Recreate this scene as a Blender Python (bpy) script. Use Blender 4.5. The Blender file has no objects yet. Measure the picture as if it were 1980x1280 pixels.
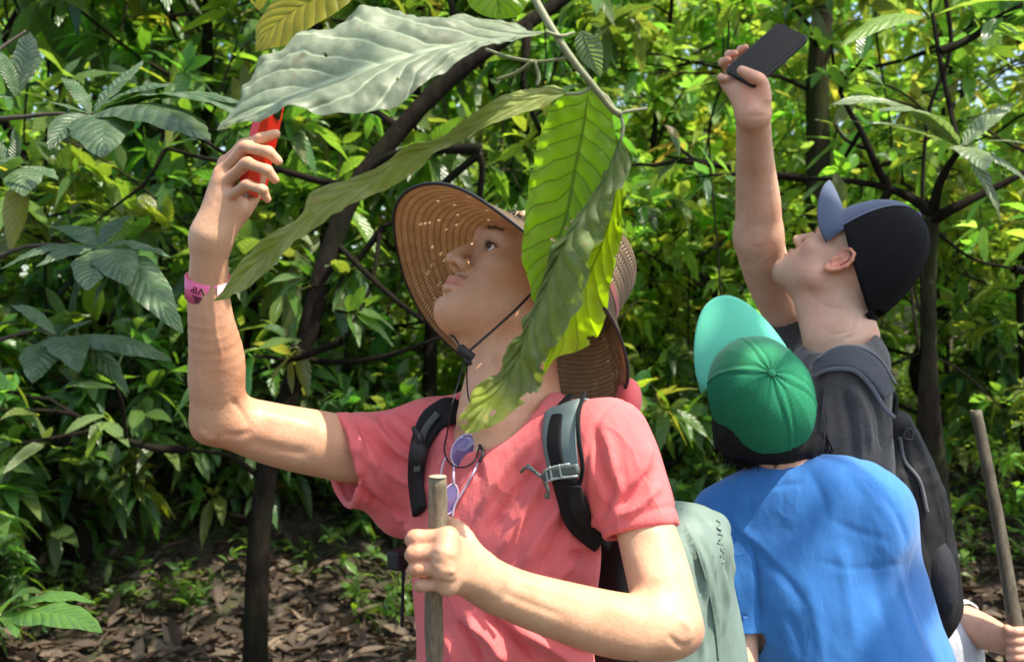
import bpy, math, random
import numpy as np
from mathutils import Vector, Matrix
random.seed(7); RNG=np.random.default_rng(7)
FPX=1925.0; CAMZ=1.5
def P(x,y,d):
    """a point of the photograph (1980x1280 pixels) at d metres in front of the lens plane"""
    return np.array([(x-990.0)*d/FPX, d, CAMZ-(y-640.0)*d/FPX])
def PL(pts,s=1.0): return [P(a,b,c*s) for a,b,c in pts]
def px(r,d): return r*d/FPX
def nrm(v):
    v=np.asarray(v,float); return v/max(1e-12,np.linalg.norm(v))
def A(*v): return np.array(v,float)
col=bpy.context.scene.collection
# ---------------------------------------------------------------- objects
def mesh_obj(name,verts,faces,mat=None,parent=None,smooth=True,colors=None,uv=None):
    me=bpy.data.meshes.new(name)
    verts=np.asarray(verts,np.float32)
    if isinstance(faces,np.ndarray) and faces.ndim==2:
        nf,k=faces.shape
        me.vertices.add(len(verts)); me.vertices.foreach_set('co',verts.ravel())
        me.loops.add(nf*k); me.loops.foreach_set('vertex_index',faces.astype(np.int32).ravel())
        me.polygons.add(nf); me.polygons.foreach_set('loop_start',np.arange(0,nf*k,k,dtype=np.int32))
        me.update(calc_edges=True)
        me.validate()
    else:
        me.from_pydata([tuple(map(float,v)) for v in verts],[],[tuple(map(int,f)) for f in faces])
    if smooth: me.polygons.foreach_set('use_smooth',np.ones(len(me.polygons),dtype=bool))
    if colors is not None:
        a=me.color_attributes.new('Col','FLOAT_COLOR','POINT')
        c=np.ones((len(me.vertices),4),np.float32); c[:,:3]=colors[:len(me.vertices)]
        a.data.foreach_set('color',c.ravel())
    if uv is not None:
        l=me.uv_layers.new(name='UVMap'); vi=np.zeros(len(me.loops),np.int32); me.loops.foreach_get('vertex_index',vi)
        l.data.foreach_set('uv',np.asarray(uv,np.float32)[vi].ravel())
    o=bpy.data.objects.new(name,me); col.objects.link(o)
    if mat: me.materials.append(mat)
    if parent: 
        o.parent=parent; o.matrix_parent_inverse=Matrix.Translation(-Vector(parent.location))
    return o
def tag(o,label=None,cat=None,group=None,kind=None):
    if label: o['label']=label
    if cat: o['category']=cat
    if group: o['group']=group
    if kind: o['kind']=kind
    return o
def thing(name,label,cat,loc=(0,0,0),group=None):
    o=bpy.data.objects.new(name,None); o.empty_display_size=.1; o.location=tuple(map(float,loc)); col.objects.link(o)
    return tag(o,label,cat,group)
class MB:
    """collects pieces into one mesh"""
    def __init__(s): s.v=[];s.f=[];s.n=0;s.uv=[];s.c=[]
    def add(s,v,f,uv=None,c=None):
        v=np.asarray(v,float); s.v.append(v)
        for q in f: s.f.append(tuple(int(i)+s.n for i in q))
        s.uv.append(np.zeros((len(v),2)) if uv is None else np.asarray(uv,float))
        s.c.append(np.ones((len(v),3)) if c is None else np.broadcast_to(np.asarray(c,float),(len(v),3)))
        s.n+=len(v); return s
    def build(s,name,mat,parent=None,smooth=True):
        return mesh_obj(name,np.concatenate(s.v),s.f,mat,parent,smooth,np.concatenate(s.c),np.concatenate(s.uv))
def resample(pts,n):
    pts=np.asarray(pts,float)
    if len(pts)>2: # catmull-rom
        q=np.vstack([2*pts[0]-pts[1],pts,2*pts[-1]-pts[-2]]); out=[]
        for i in range(len(pts)-1):
            p0,p1,p2,p3=q[i:i+4]
            for t in np.linspace(0,1,12,endpoint=False):
                out.append(.5*((2*p1)+(-p0+p2)*t+(2*p0-5*p1+4*p2-p3)*t*t+(-p0+3*p1-3*p2+p3)*t**3))
        out.append(pts[-1]); pts=np.array(out)
    s=np.r_[0,np.cumsum(np.linalg.norm(np.diff(pts[:,:3],axis=0),axis=1))]
    t=np.linspace(0,s[-1],n)
    return np.stack([np.interp(t,s,pts[:,k]) for k in range(pts.shape[1])],1)
def tube(pts,rad,n=10,segs=None,flat=None,cap=True,jit=0.0,c=None):
    """swept tube; rad scalar or list; flat=(dir,scale) squashes along dir"""
    pts=np.asarray(pts,float); rad=np.broadcast_to(np.asarray(rad,float),(len(pts),))
    q=np.c_[pts,rad]
    if segs: q=resample(q,segs)
    pts=q[:,:3];rad=q[:,3]; m=len(pts)
    T=np.gradient(pts,axis=0); T/=np.linalg.norm(T,axis=1)[:,None]+1e-12
    ref=A(0,0,1) if abs(T[0][2])<.9 else A(1,0,0)
    u=nrm(np.cross(T[0],ref)); V=[];UV=[]
    for i in range(m):
        u=u-T[i]*np.dot(u,T[i]); u=nrm(u); w=np.cross(T[i],u)
        for k in range(n):
            a=2*math.pi*k/n
            r=rad[i]*(1+(random.uniform(-jit,jit) if jit else 0))
            d=(math.cos(a)*u+math.sin(a)*w)*r
            if flat is not None:
                fd=nrm(flat[0]); d=d-fd*np.dot(d,fd)*(1-flat[1])
            V.append(pts[i]+d); UV.append((k/n,i/(m-1)))
    F=[]
    for i in range(m-1):
        for k in range(n):
            F.append((i*n+k,i*n+(k+1)%n,(i+1)*n+(k+1)%n,(i+1)*n+k))
    if cap:
        V.append(pts[0]);V.append(pts[-1]);UV+= [(0,0),(0,1)]
        a,b=m*n,m*n+1
        for k in range(n):
            F.append((a,(k+1)%n,k)); F.append((b,(m-1)*n+k,(m-1)*n+(k+1)%n))
    return V,F,UV
def ribbon(pts,width,normal,thick,segs=40,nw=6,camber=0.0):
    """strap: pts Nx3, width scalar/list, normal Nx3 or one (outward), closed box section"""
    pts=np.asarray(pts,float);m0=len(pts)
    w=np.broadcast_to(np.asarray(width,float),(m0,)); nn=np.asarray(normal,float)
    if nn.ndim==1: nn=np.tile(nn,(m0,1))
    q=resample(np.c_[pts,w,nn],segs); pts=q[:,:3];w=q[:,3];nn=q[:,4:7]
    T=np.gradient(pts,axis=0); V=[];UV=[]
    sec=[]
    for k in range(nw+1): sec.append((-1+2*k/nw,1))
    for k in range(nw,-1,-1): sec.append((-1+2*k/nw,-1))
    for i in range(segs):
        t=nrm(T[i]); n=nrm(nn[i]-t*np.dot(nn[i],t)); b=np.cross(t,n)
        for (a,s) in sec:
            e=thick*.5*(1-.55*abs(a)**6)
            V.append(pts[i]+b*a*w[i]*.5+n*(s*e-camber*a*a)); UV.append((a,i/(segs-1)))
    L=len(sec);F=[]
    for i in range(segs-1):
        for k in range(L):
            F.append((i*L+k,(i+1)*L+k,(i+1)*L+(k+1)%L,i*L+(k+1)%L))
    F.append(tuple(range(L))); F.append(tuple((segs-1)*L+k for k in range(L-1,-1,-1)))
    return V,F,UV
def grid_faces(nu,nv,loop_v=False):
    F=[]
    for i in range(nu-1):
        for j in range(nv if loop_v else nv-1):
            F.append((i*nv+j,(i+1)*nv+j,(i+1)*nv+(j+1)%nv,i*nv+(j+1)%nv))
    return F
# ---------------------------------------------------------------- noise
def vnoise(p,seed=0):
    p=np.asarray(p,float); i=np.floor(p).astype(np.int64); f=p-i; f=f*f*(3-2*f)
    def h(a,b,c):
        n=(a*374761393+b*668265263+c*2147483647+seed*974711)&0xffffffff
        n=((n^(n>>13))*1274126177)&0xffffffff
        n=(n^(n>>16))&0xffffffff
        return n/4294967295.0*2-1
    r=0
    for dx in (0,1):
        for dy in (0,1):
            for dz in (0,1):
                w=(f[:,0] if dx else 1-f[:,0])*(f[:,1] if dy else 1-f[:,1])*(f[:,2] if dz else 1-f[:,2])
                r=r+w*h(i[:,0]+dx,i[:,1]+dy,i[:,2]+dz)
    return r
def fbm(p,o=3,seed=0):
    r=0;a=1.
    for k in range(o): r=r+a*vnoise(np.asarray(p)*2**k,seed+k); a*=.5
    return r
# ---------------------------------------------------------------- signed distance modelling
def _smin(a,b,k):
    if k<=0: return np.minimum(a,b)
    h=np.maximum(k-np.abs(a-b),0)/k
    return np.minimum(a,b)-h*h*k*.25
class SDF:
    def __init__(s): s.ops=[]
    def _op(s,f,lo,hi,mode,k): s.ops.append((f,np.asarray(lo)-k*1.2-.004,np.asarray(hi)+k*1.2+.004,mode,k)); return s
    def cone(s,a,b,ra,rb=None,k=.01,mode='add',flat=None):
        a=np.asarray(a,float);b=np.asarray(b,float); rb=ra if rb is None else rb
        ab=b-a; L2=max(1e-12,ab@ab)
        if flat is None:
            def f(p):
                q=p-a; t=np.clip(q@ab/L2,0,1)
                return np.linalg.norm(q-t[:,None]*ab,axis=1)-(ra+(rb-ra)*t)
        else:
            n=nrm(flat[0]); sc=flat[1]   # cross-section scaled by sc along n
            def f(p):
                q=p-a; t=np.clip(q@ab/L2,0,1)
                d=q-t[:,None]*ab; c=d@n; d=d+np.outer(c*(1/sc-1),n)
                return (np.linalg.norm(d,axis=1)-(ra+(rb-ra)*t))*(min(1,sc)*.5+.5)
        R=max(ra,rb)*(max(1,flat[1]) if flat else 1)
        return s._op(f,np.minimum(a,b)-R,np.maximum(a,b)+R,mode,k)
    def chain(s,pts,rad,k=.01,mode='add',flat=None,n=None):
        """one tapered limb through all the points (a single smooth primitive)"""
        pts=np.asarray(pts,float); rad=np.asarray(rad,float)
        q=resample(np.c_[pts,rad],n or max(2,len(pts)*3-2)) if len(pts)>2 else np.c_[pts,rad]
        a=q[:-1,:3];ab=q[1:,:3]-a;L2=(ab**2).sum(1)+1e-12;r0=q[:-1,3];dr=np.diff(q[:,3])
        def f(p):
            d=None
            for i in range(len(a)):
                w=p-a[i];t=np.clip(w@ab[i]/L2[i],0,1)
                e=np.linalg.norm(w-t[:,None]*ab[i],axis=1)-(r0[i]+dr[i]*t)
                d=e if d is None else np.minimum(d,e)
            return d
        return s._op(f,(q[:,:3]-q[:,3:]).min(0),(q[:,:3]+q[:,3:]).max(0),mode,k)
    def ell(s,c,r,R=None,k=.01,mode='add'):
        c=np.asarray(c,float); r=np.asarray(r,float); R=np.eye(3) if R is None else np.asarray(R) # columns = axes
        def f(p):
            q=(p-c)@R; k0=np.linalg.norm(q/r,axis=1); k1=np.linalg.norm(q/(r*r),axis=1)
            return k0*(k0-1)/np.maximum(k1,1e-9)
        e=np.abs(R)@r
        return s._op(f,c-e,c+e,mode,k)
    def box(s,c,h,R=None,rnd=.003,k=.005,mode='add'):
        c=np.asarray(c,float); h=np.asarray(h,float); R=np.eye(3) if R is None else np.asarray(R)
        def f(p):
            q=np.abs((p-c)@R)-(h-rnd)
            return np.linalg.norm(np.maximum(q,0),axis=1)+np.minimum(q.max(1),0)-rnd
        e=np.abs(R)@h
        return s._op(f,c-e,c+e,mode,k)
    def half(s,c,n,k=.004,rad=.2):
        """cut away everything on the +n side of the plane, within a ball of radius rad round c"""
        c=np.asarray(c,float); n=nrm(n)
        def f(p):
            q=p-c; return np.maximum(-(q@n),np.linalg.norm(q,axis=1)-rad)
        return s._op(f,c-rad,c+rad,'sub',k)
    def ev(s,p,ops):
        d=np.full(len(p),1.0)
        for f,lo,hi,mode,k in ops:
            v=f(p)
            if mode=='add': d=_smin(d,v,k)
            elif mode=='sub': d=-_smin(-d,v,k)
        return d
    def mesh(s,h,B=24,warp=None):
        adds=[o for o in s.ops if o[3]=='add']
        lo=np.min([o[1] for o in adds],0)-2*h; hi=np.max([o[2] for o in adds],0)+2*h
        nb=np.ceil((hi-lo)/(h*B)).astype(int)
        N=nb*B+2; keys=[];pos=[];quads=[]
        g=np.arange(B+1); G=np.stack(np.meshgrid(g,g,g,indexing='ij'),-1).reshape(-1,3)
        half=B*h*.5*1.7320508
        LO=np.array([o[1] for o in s.ops]);HI=np.array([o[2] for o in s.ops])
        isadd=np.array([o[3]=='add' for o in s.ops])
        for bi in range(nb[0]):
            for bj in range(nb[1]):
                for bk in range(nb[2]):
                    b0=lo+np.array([bi,bj,bk])*B*h; b1=b0+B*h
                    m=np.all(LO<=b1+h,1)&np.all(HI>=b0-h,1)
                    if not (m&isadd).any(): continue
                    ops=[s.ops[i] for i in np.nonzero(m)[0]]
                    dc=s.ev(((b0+b1)*.5)[None],ops)[0]
                    if abs(dc)>half*1.5+.02: continue
                    base=np.array([bi,bj,bk])*B
                    D=s.ev(b0+G*h,ops).reshape(B+1,B+1,B+1)
                    if D.min()>0 or D.max()<0: continue
                    S=D<0; n=B
                    cnt=np.zeros((n,n,n)); acc=np.zeros((n,n,n,3))
                    I=np.stack(np.meshgrid(np.arange(n),np.arange(n),np.arange(n),indexing='ij'),-1).astype(float)
                    for ax in range(3):
                        o1,o2=[a for a in range(3) if a!=ax]
                        for da in (0,1):
                            for db in (0,1):
                                sl=[None]*3; sl[ax]=slice(0,n); sl[o1]=slice(da,n+da); sl[o2]=slice(db,n+db)
                                s2=list(sl); s2[ax]=slice(1,n+1)
                                a=D[tuple(sl)];b=D[tuple(s2)]
                                x=(a<0)!=(b<0); t=np.where(x,a/np.where(a==b,1,a-b),0)
                                cnt+=x
                                acc[...,ax]+=x*t; acc[...,o1]+=x*da; acc[...,o2]+=x*db
                    M=cnt>0
                    if not M.any(): continue
                    cell=np.argwhere(M); pp=(acc[M]/cnt[M][:,None]+cell+base)*h+lo
                    cg=cell+base
                    keys.append((cg[:,0]*N[1]+cg[:,1])*N[2]+cg[:,2]); pos.append(pp)
                    for ax in range(3):
                        o1,o2=[(1,2),(2,0),(0,1)][ax]
                        sl=[slice(0,n)]*3; s2=list(sl); s2[ax]=slice(1,n+1)
                        a=S[tuple(sl)];b=S[tuple(s2)]
                        e=np.argwhere(a!=b)
                        if not len(e): continue
                        fl=a[tuple(e.T)]; e=e+base
                        def kid(d1,d2):
                            c=e.copy(); c[:,o1]-=d1; c[:,o2]-=d2
                            return (c[:,0]*N[1]+c[:,1])*N[2]+c[:,2]
                        q=np.stack([kid(1,1),kid(0,1),kid(0,0),kid(1,0)],1)
                        q[~fl]=q[~fl][:,::-1]
                        quads.append(q)
        keys=np.concatenate(keys);pos=np.concatenate(pos);Q=np.concatenate(quads)
        o=np.argsort(keys); keys=keys[o];pos=pos[o]
        ix=np.searchsorted(keys,Q); ix=np.clip(ix,0,len(keys)-1)
        ok=(keys[ix]==Q).all(1); ix=ix[ok]
        # light relaxation
        pos=relax(pos,ix,1)
        return pos,ix
def relax(v,q,it=1,f=.5):
    for _ in range(it):
        s=np.zeros_like(v);c=np.zeros(len(v))
        for a,b in ((0,1),(1,2),(2,3),(3,0)):
            np.add.at(s,q[:,a],v[q[:,b]]);np.add.at(s,q[:,b],v[q[:,a]])
            np.add.at(c,q[:,a],1);np.add.at(c,q[:,b],1)
        v=v*(1-f)+f*s/np.maximum(c,1)[:,None]
    return v
def vnormals(v,q):
    n=np.cross(v[q[:,2]]-v[q[:,0]],v[q[:,3]]-v[q[:,1]]); r=np.zeros_like(v)
    for k in range(4): np.add.at(r,q[:,k],n)
    return r/(np.linalg.norm(r,axis=1)[:,None]+1e-12)
def fold(v,n,pts,w,amp,disp):
    """adds a crease/ridge (amp +/-) along polyline pts to disp, tapering at its ends"""
    pts=resample(pts,14)
    lo=pts.min(0)-3*w;hi=pts.max(0)+3*w
    m=np.nonzero(np.all((v>lo)&(v<hi),1))[0]
    if not len(m): return
    p=v[m]; best=np.full(len(m),9.);bt=np.zeros(len(m))
    for i in range(len(pts)-1):
        ab=pts[i+1]-pts[i];q=p-pts[i];t=np.clip(q@ab/(ab@ab+1e-12),0,1)
        d=np.linalg.norm(q-t[:,None]*ab,axis=1); u=d<best
        best[u]=d[u];bt[u]=(i+t[u])/(len(pts)-1)
    disp[m]+=amp*np.exp(-(best/w)**2)*np.minimum(1,np.sin(np.pi*np.clip(bt,.02,.98))*1.6)
from mathutils.bvhtree import BVHTree
def bvh(v,q): return BVHTree.FromPolygons([tuple(map(float,a)) for a in v],[tuple(map(int,a)) for a in q])
def onto(tree,x,y,off=0.0):
    """where the line of sight through pixel (x,y) meets a surface, lifted off it by off"""
    o=Vector((0,0,CAMZ)); d=Vector(P(x,y,1.0))-o; h=tree.ray_cast(o,d.normalized(),9)
    if h[0] is None: raise RuntimeError('miss %s %s'%(x,y))
    n=np.array(h[1]); 
    if n@np.array(d)>0: n=-n
    return np.array(h[0])+n*off,n
# ---------------------------------------------------------------- materials
def nmat(name):
    m=bpy.data.materials.new(name); m.use_nodes=True; nt=m.node_tree
    return m,nt,nt.nodes['Principled BSDF'],nt.nodes['Material Output']
def N(nt,t,**kw):
    n=nt.nodes.new(t)
    for k,v in kw.items():
        if k in n.inputs: n.inputs[k].default_value=v
        else: setattr(n,k,v)
    return n
def ramp(nt,fac,stops):
    r=N(nt,'ShaderNodeValToRGB'); e=r.color_ramp.elements
    while len(e)<len(stops): e.new(.5)
    for el,(p,c) in zip(e,stops): el.position=p; el.color=(*c,1) if len(c)==3 else c
    nt.links.new(fac,r.inputs[0]); return r.outputs[0]
def mix(nt,a,b,fac,mode='MIX'):
    m=N(nt,'ShaderNodeMix'); m.data_type='RGBA'; m.blend_type=mode
    for s,i in ((a,6),(b,7)):
        if isinstance(s,tuple): m.inputs[i].default_value=(*s,1)
        else: nt.links.new(s,m.inputs[i])
    if isinstance(fac,(int,float)): m.inputs[0].default_value=fac
    else: nt.links.new(fac,m.inputs[0])
    return m.outputs[2]
def noise(nt,scale,detail=3,rough=.5,vec=None,stretch=None):
    n=N(nt,'ShaderNodeTexNoise'); n.inputs['Scale'].default_value=scale; n.inputs['Detail'].default_value=detail; n.inputs['Roughness'].default_value=rough
    if vec is None: vec=N(nt,'ShaderNodeTexCoord').outputs['Object']
    if stretch:
        mp=N(nt,'ShaderNodeMapping'); mp.inputs['Scale'].default_value=stretch; nt.links.new(vec,mp.inputs[0]); vec=mp.outputs[0]
    nt.links.new(vec,n.inputs['Vector']); return n.outputs['Fac']
def bump(nt,h,strength,dist,prev=None):
    b=N(nt,'ShaderNodeBump'); b.inputs['Strength'].default_value=strength; b.inputs['Distance'].default_value=dist
    nt.links.new(h,b.inputs['Height'])
    if prev is not None: nt.links.new(prev,b.inputs['Normal'])
    return b.outputs[0]
def simple(name,c,rough=.6,metal=0,var=.15,vscale=30,bscale=200,bstr=.2,bdist=.001,spec=.5,sheen=0,colattr=False,coat=0):
    m,nt,b,o=nmat(name)
    n=noise(nt,vscale,4,.6); c=tuple(c)
    cc=ramp(nt,n,[(.3,tuple(x*(1-var) for x in c)),(.7,tuple(min(1,x*(1+var)) for x in c))])
    if colattr:
        a=N(nt,'ShaderNodeVertexColor',layer_name='Col'); cc=mix(nt,cc,a.outputs[0],1.0,'MULTIPLY')
    nt.links.new(cc,b.inputs['Base Color'])
    b.inputs['Roughness'].default_value=rough; b.inputs['Metallic'].default_value=metal; b.inputs['Specular IOR Level'].default_value=spec
    if sheen: b.inputs['Sheen Weight'].default_value=sheen
    if coat: b.inputs['Coat Weight'].default_value=coat
    if bstr: nt.links.new(bump(nt,noise(nt,bscale,3),bstr,bdist),b.inputs['Normal'])
    return m
def cloth(name,c,weave=900,var=.12,heather=0,wr=.5,sheen=.25,rough=.85):
    m,nt,b,o=nmat(name)
    n=noise(nt,14,4,.6)
    cc=ramp(nt,n,[(.3,tuple(x*(1-var) for x in c)),(.7,tuple(min(1,x*(1+var)) for x in c))])
    if heather:
        h=noise(nt,500,2,.7,stretch=(1,1,.25)); hc=ramp(nt,h,[(.35,(1-heather,)*3),(.65,(1+heather,)*3)])
        cc=mix(nt,cc,hc,1.0,'MULTIPLY')
    nt.links.new(cc,b.inputs['Base Color']); b.inputs['Roughness'].default_value=rough
    b.inputs['Specular IOR Level'].default_value=.25
    b.inputs['Sheen Weight'].default_value=sheen; b.inputs['Sheen Roughness'].default_value=.5
    w=bump(nt,noise(nt,weave,2,.6),.25,.0006)
    w=bump(nt,noise(nt,22,5,.6,stretch=(1,1,.5)),wr,.009,w)
    rn=noise(nt,9,3,.5,stretch=(1,1,.55)); ab=N(nt,'ShaderNodeMath',operation='ABSOLUTE'); sb=N(nt,'ShaderNodeMath',operation='SUBTRACT'); sb.inputs[1].default_value=.5
    nt.links.new(rn,sb.inputs[0]); nt.links.new(sb.outputs[0],ab.inputs[0]); w=bump(nt,ramp(nt,ab.outputs[0],[(0,(1,1,1)),(.10,(0,0,0))]),wr*.8,.005,w)
    nt.links.new(w,b.inputs['Normal']); return m
def skinmat(name,c):
    m,nt,b,o=nmat(name)
    a=N(nt,'ShaderNodeVertexColor',layer_name='Col')
    n=noise(nt,22,4,.6); cc=ramp(nt,n,[(.3,(c[0]*.92,c[1]*.84,c[2]*.80)),(.7,(min(1,c[0]*1.05),c[1]*1.09,c[2]*1.10))])
    n2=noise(nt,330,3,.7); sp=ramp(nt,n2,[(.3,(.94,.91,.89)),(.5,(1,1,1)),(.7,(1.03,1.03,1.03))])
    cc=mix(nt,cc,sp,1.0,'MULTIPLY'); cc=mix(nt,cc,a.outputs[0],1.0,'MULTIPLY')
    v=N(nt,'ShaderNodeTexVoronoi'); v.inputs['Scale'].default_value=38; tc=N(nt,'ShaderNodeTexCoord'); nt.links.new(tc.outputs['Object'],v.inputs['Vector'])
    cc=mix(nt,cc,ramp(nt,v.outputs['Distance'],[(.035,(.50,.36,.28)),(.055,(1,1,1))]),.8,'MULTIPLY')     # small moles
    bl=noise(nt,7,3,.5); cc=mix(nt,cc,ramp(nt,bl,[(.4,(1,1,1)),(.7,(1.04,.90,.88))]),1.0,'MULTIPLY')
    nt.links.new(cc,b.inputs['Base Color'])
    nt.links.new(ramp(nt,noise(nt,60,3),[(.3,(.38,.38,.38)),(.7,(.58,.58,.58))]),b.inputs['Roughness']); b.inputs['Specular IOR Level'].default_value=.42
    b.inputs['Subsurface Weight'].default_value=.12; b.inputs['Subsurface Radius'].default_value=(.010,.004,.002); b.inputs['Subsurface Scale'].default_value=.5
    nb=bump(nt,noise(nt,900,2,.6),.4,.0004); nb=bump(nt,noise(nt,160,4,.65),.5,.0009,nb); nb=bump(nt,noise(nt,28,4,.6),.5,.0035,nb)
    nt.links.new(nb,b.inputs['Normal']); return m
# ================================================================ people
SK1=skinmat('skin_warm',(.64,.385,.24))
SK2=skinmat('skin_fair',(.70,.43,.295))
SK3=skinmat('skin_child',(.66,.39,.27))
def frame(F,U):
    F=nrm(F);U=nrm(np.asarray(U,float)-F*np.dot(U,F)); L=np.cross(U,F); return np.stack([L,F,U],1)
def head_sdf(S,O,R,s=1.0,ear=(1,1),jaw=1.0):
    W=lambda *l: O+s*(R@np.array(l,float))
    E=lambda c,r,k=.02,mode='add': S.ell(W(*c),np.array(r)*s,R,k*s,mode)
    C=lambda a,b,ra,rb=None,k=.01,mode='add': S.cone(W(*a),W(*b),ra*s,(ra if rb is None else rb)*s,k*s,mode)
    E((0,-.018,.038),(.074,.094,.080),.01)
    E((0,.03,-.045),(.058*jaw,.058,.070),.035)
    E((0,.045,.02),(.060,.048,.055),.03)
    C((-.048*jaw,.0,-.062),(0,.070,-.100),.020,.020,.035); C((.048*jaw,.0,-.062),(0,.070,-.100),.020,.020,.035)
    E((0,.083,-.098),(.019,.014,.015),.02)
    for sx in (-1,1):
        E((sx*.043,.056,-.022),(.023,.024,.018),.03)
        C((sx*.006,.094,.022),(sx*.045,.078,.020),.009,.008,.016)
        E((sx*.032,.100,-.001),(.017,.016,.012),.012,'sub')
        E((sx*.032,.0770,-.001),(.0150,.0125,.0115),.004)          # eyelids over the ball
        E((sx*.0325,.0895,-.0020),(.0125,.0085,.0048),.0015,'sub')      # lid opening
    C((0,.092,.008),(0,.1155,-.034),.0075,.0098,.012)
    for sx in (-1,1):
        E((sx*.0125,.1015,-.0375),(.0088,.0115,.0085),.007)
    for sx in (-1,1): E((sx*.0072,.1085,-.0475),(.0042,.0062,.0065),.003,'sub')
    E((0,.076,-.066),(.029,.020,.022),.02)
    for sx in (-1,1):
        C((0,.1010,-.0612),(sx*.012,.0972,-.0605),.0058,.0056,.005); C((sx*.012,.0972,-.0605),(sx*.0240,.0860,-.0665),.0054,.002,.005)
        C((0,.0995,-.0745),(sx*.012,.0955,-.0742),.0070,.0064,.005); C((sx*.012,.0955,-.0742),(sx*.0230,.0855,-.0685),.006,.002,.005)
        C((0,.1085,-.0678),(sx*.014,.1025,-.0674),.0018,.0016,.002,'sub'); C((sx*.014,.1025,-.0674),(sx*.026,.0885,-.0674),.0016,.001,.002,'sub')
    C((-.012,.098,-.0845),(.012,.098,-.0845),.0035,.0035,.008,'sub')
    for sx,on in ((-1,ear[0]),(1,ear[1])):
        if not on: continue
        ex=.0745
        def el(y,z,x=0): return (sx*(ex+x),y,z)
        E(el(-.012,-.008,-.004),(.010,.015,.026),.008)
        rim=[el(.004,.006,.002),el(.002,.020,.007),el(-.008,.030,.011),el(-.022,.029,.015),el(-.031,.018,.017),el(-.033,.002,.017),el(-.027,-.014,.013),el(-.017,-.026,.009),el(-.006,-.032,.005),el(-.001,-.024,.001)]
        for i in range(len(rim)-1):
            rr=.0040 if i<7 else .0055
            C(rim[i],rim[i+1],rr,rr,.003)
        E(el(-.016,.004,.006),(.0035,.017,.027),.004)
        ah=[el(-.020,.020,.011),el(-.0215,.006,.0135),el(-.018,-.010,.0115),el(-.010,-.020,.008)]
        for i in range(3): C(ah[i],ah[i+1],.003,.003,.003)
        E(el(-.010,-.005,.013),(.0085,.0085,.011),.003,'sub')
        E(el(-.016,.019,.015),(.006,.005,.006),.003,'sub')
        C(el(.001,-.006,.004),el(.001,-.012,.004),.004,.004,.003)
def head_cols(v,O,R,s,lip=(.92,.60,.62),brow=1,stub=.0,shave=0,hairc=(.16,.13,.12)):
    l=((v-O)/s)@R; c=np.ones((len(v),3)); x,y,z=l.T
    near=(y<.135)&(z>-.14)&(z<.13)
    m=np.exp(-((z+.0675)/.0078)**4)*np.exp(-(x/.0245)**4)*(y>.083)
    c*=1-m[:,None]*(1-np.array(lip))
    if brow:
        b=np.exp(-((z-(.027-.10*np.maximum(np.abs(x)-.03,0)+.05*(np.abs(x)-.02)))/.0045)**2)*((np.abs(x)>.012)&(np.abs(x)<.050))*(y>.05)
        b=b*np.clip(.9+.4*fbm(l*900,2),0,1)
        c*=1-.6*b[:,None]*(1-np.array(hairc))
    if stub:
        b=(np.exp(-((z+.055)/.005)**2)*(np.abs(x)<.024)*(y>.085)*1.0)
        b=np.clip(b*stub,0,1)
        c*=1-b[:,None]*(1-np.array([.5,.45,.45]))
    if shave:
        n=np.clip(.5+.5*fbm(l*400,2,5),0,1)
        b=np.clip((z-.004-(-y)*.15)/.012,0,1)*np.clip((.066-y)/.02,0,1)*((np.abs(x)>.03))
        # beard shade
        b2=np.clip((-.038-z)/.02,0,1)*np.clip((y+.005)/.02,0,1)*.35
        b=np.clip(b*.65*(.55+.45*n),0,1)
        c*=1-b[:,None]*(1-np.array([.42,.36,.33])); c*=1-b2[:,None]*(1-np.array([.72,.66,.64]))
    for sx in (-1,1):
        ex_=(x-sx*.0325)/.0135; ez_=(z+.002)/.0062; rr_=np.sqrt(ex_**2+ez_**2)
        ring=np.exp(-((rr_-1.0)/.22)**2)*(y>.07)*np.clip(.55+.45*np.sign(z+.002),.2,1)
        c*=1-ring[:,None]*(1-np.array([.22,.17,.15]))
    c=np.where(near[:,None],c,1.0)
    earm=np.clip((np.abs(x)-.072)/.008,0,1)*(np.abs(z)<.04)*(np.abs(y+.015)<.035)
    c*=1-earm[:,None]*(1-np.array([1.08,.78,.74]))
    return c
def knuckle_cols(v,c,pts,r,tint=(1.04,.82,.78)):
    for p in pts:
        w=np.exp(-(np.linalg.norm(v-p,axis=1)/r)**2)[:,None]; c*=1-w*(1-np.array(tint))
def make_eyes(parent,O,R,s,iris=(.06,.035,.02)):
    me=nmat('eyeball'); m,nt,b,o=me
    a=N(nt,'ShaderNodeVertexColor',layer_name='Col'); nt.links.new(a.outputs[0],b.inputs['Base Color']); b.inputs['Roughness'].default_value=.08
    for sx in (-1,1):
        M_=MB(); V=[];Cc=[];F=[]; nu,nv=22,24
        for i in range(nu):
            t=math.pi*i/(nu-1)
            for j in range(nv):
                a=2*math.pi*j/nv
                V.append(O+s*(R@np.array([sx*.032+.0115*math.sin(t)*math.cos(a),.0768+.0115*math.cos(t),-.001+.0115*math.sin(t)*math.sin(a)])))
                Cc.append((.01,.01,.01) if t<.22 else (iris if t<.52 else (.75,.72,.68)))
        M_.add(V,grid_faces(nu,nv,True),None,np.array(Cc)); M_.build('eye',m,parent)
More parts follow.
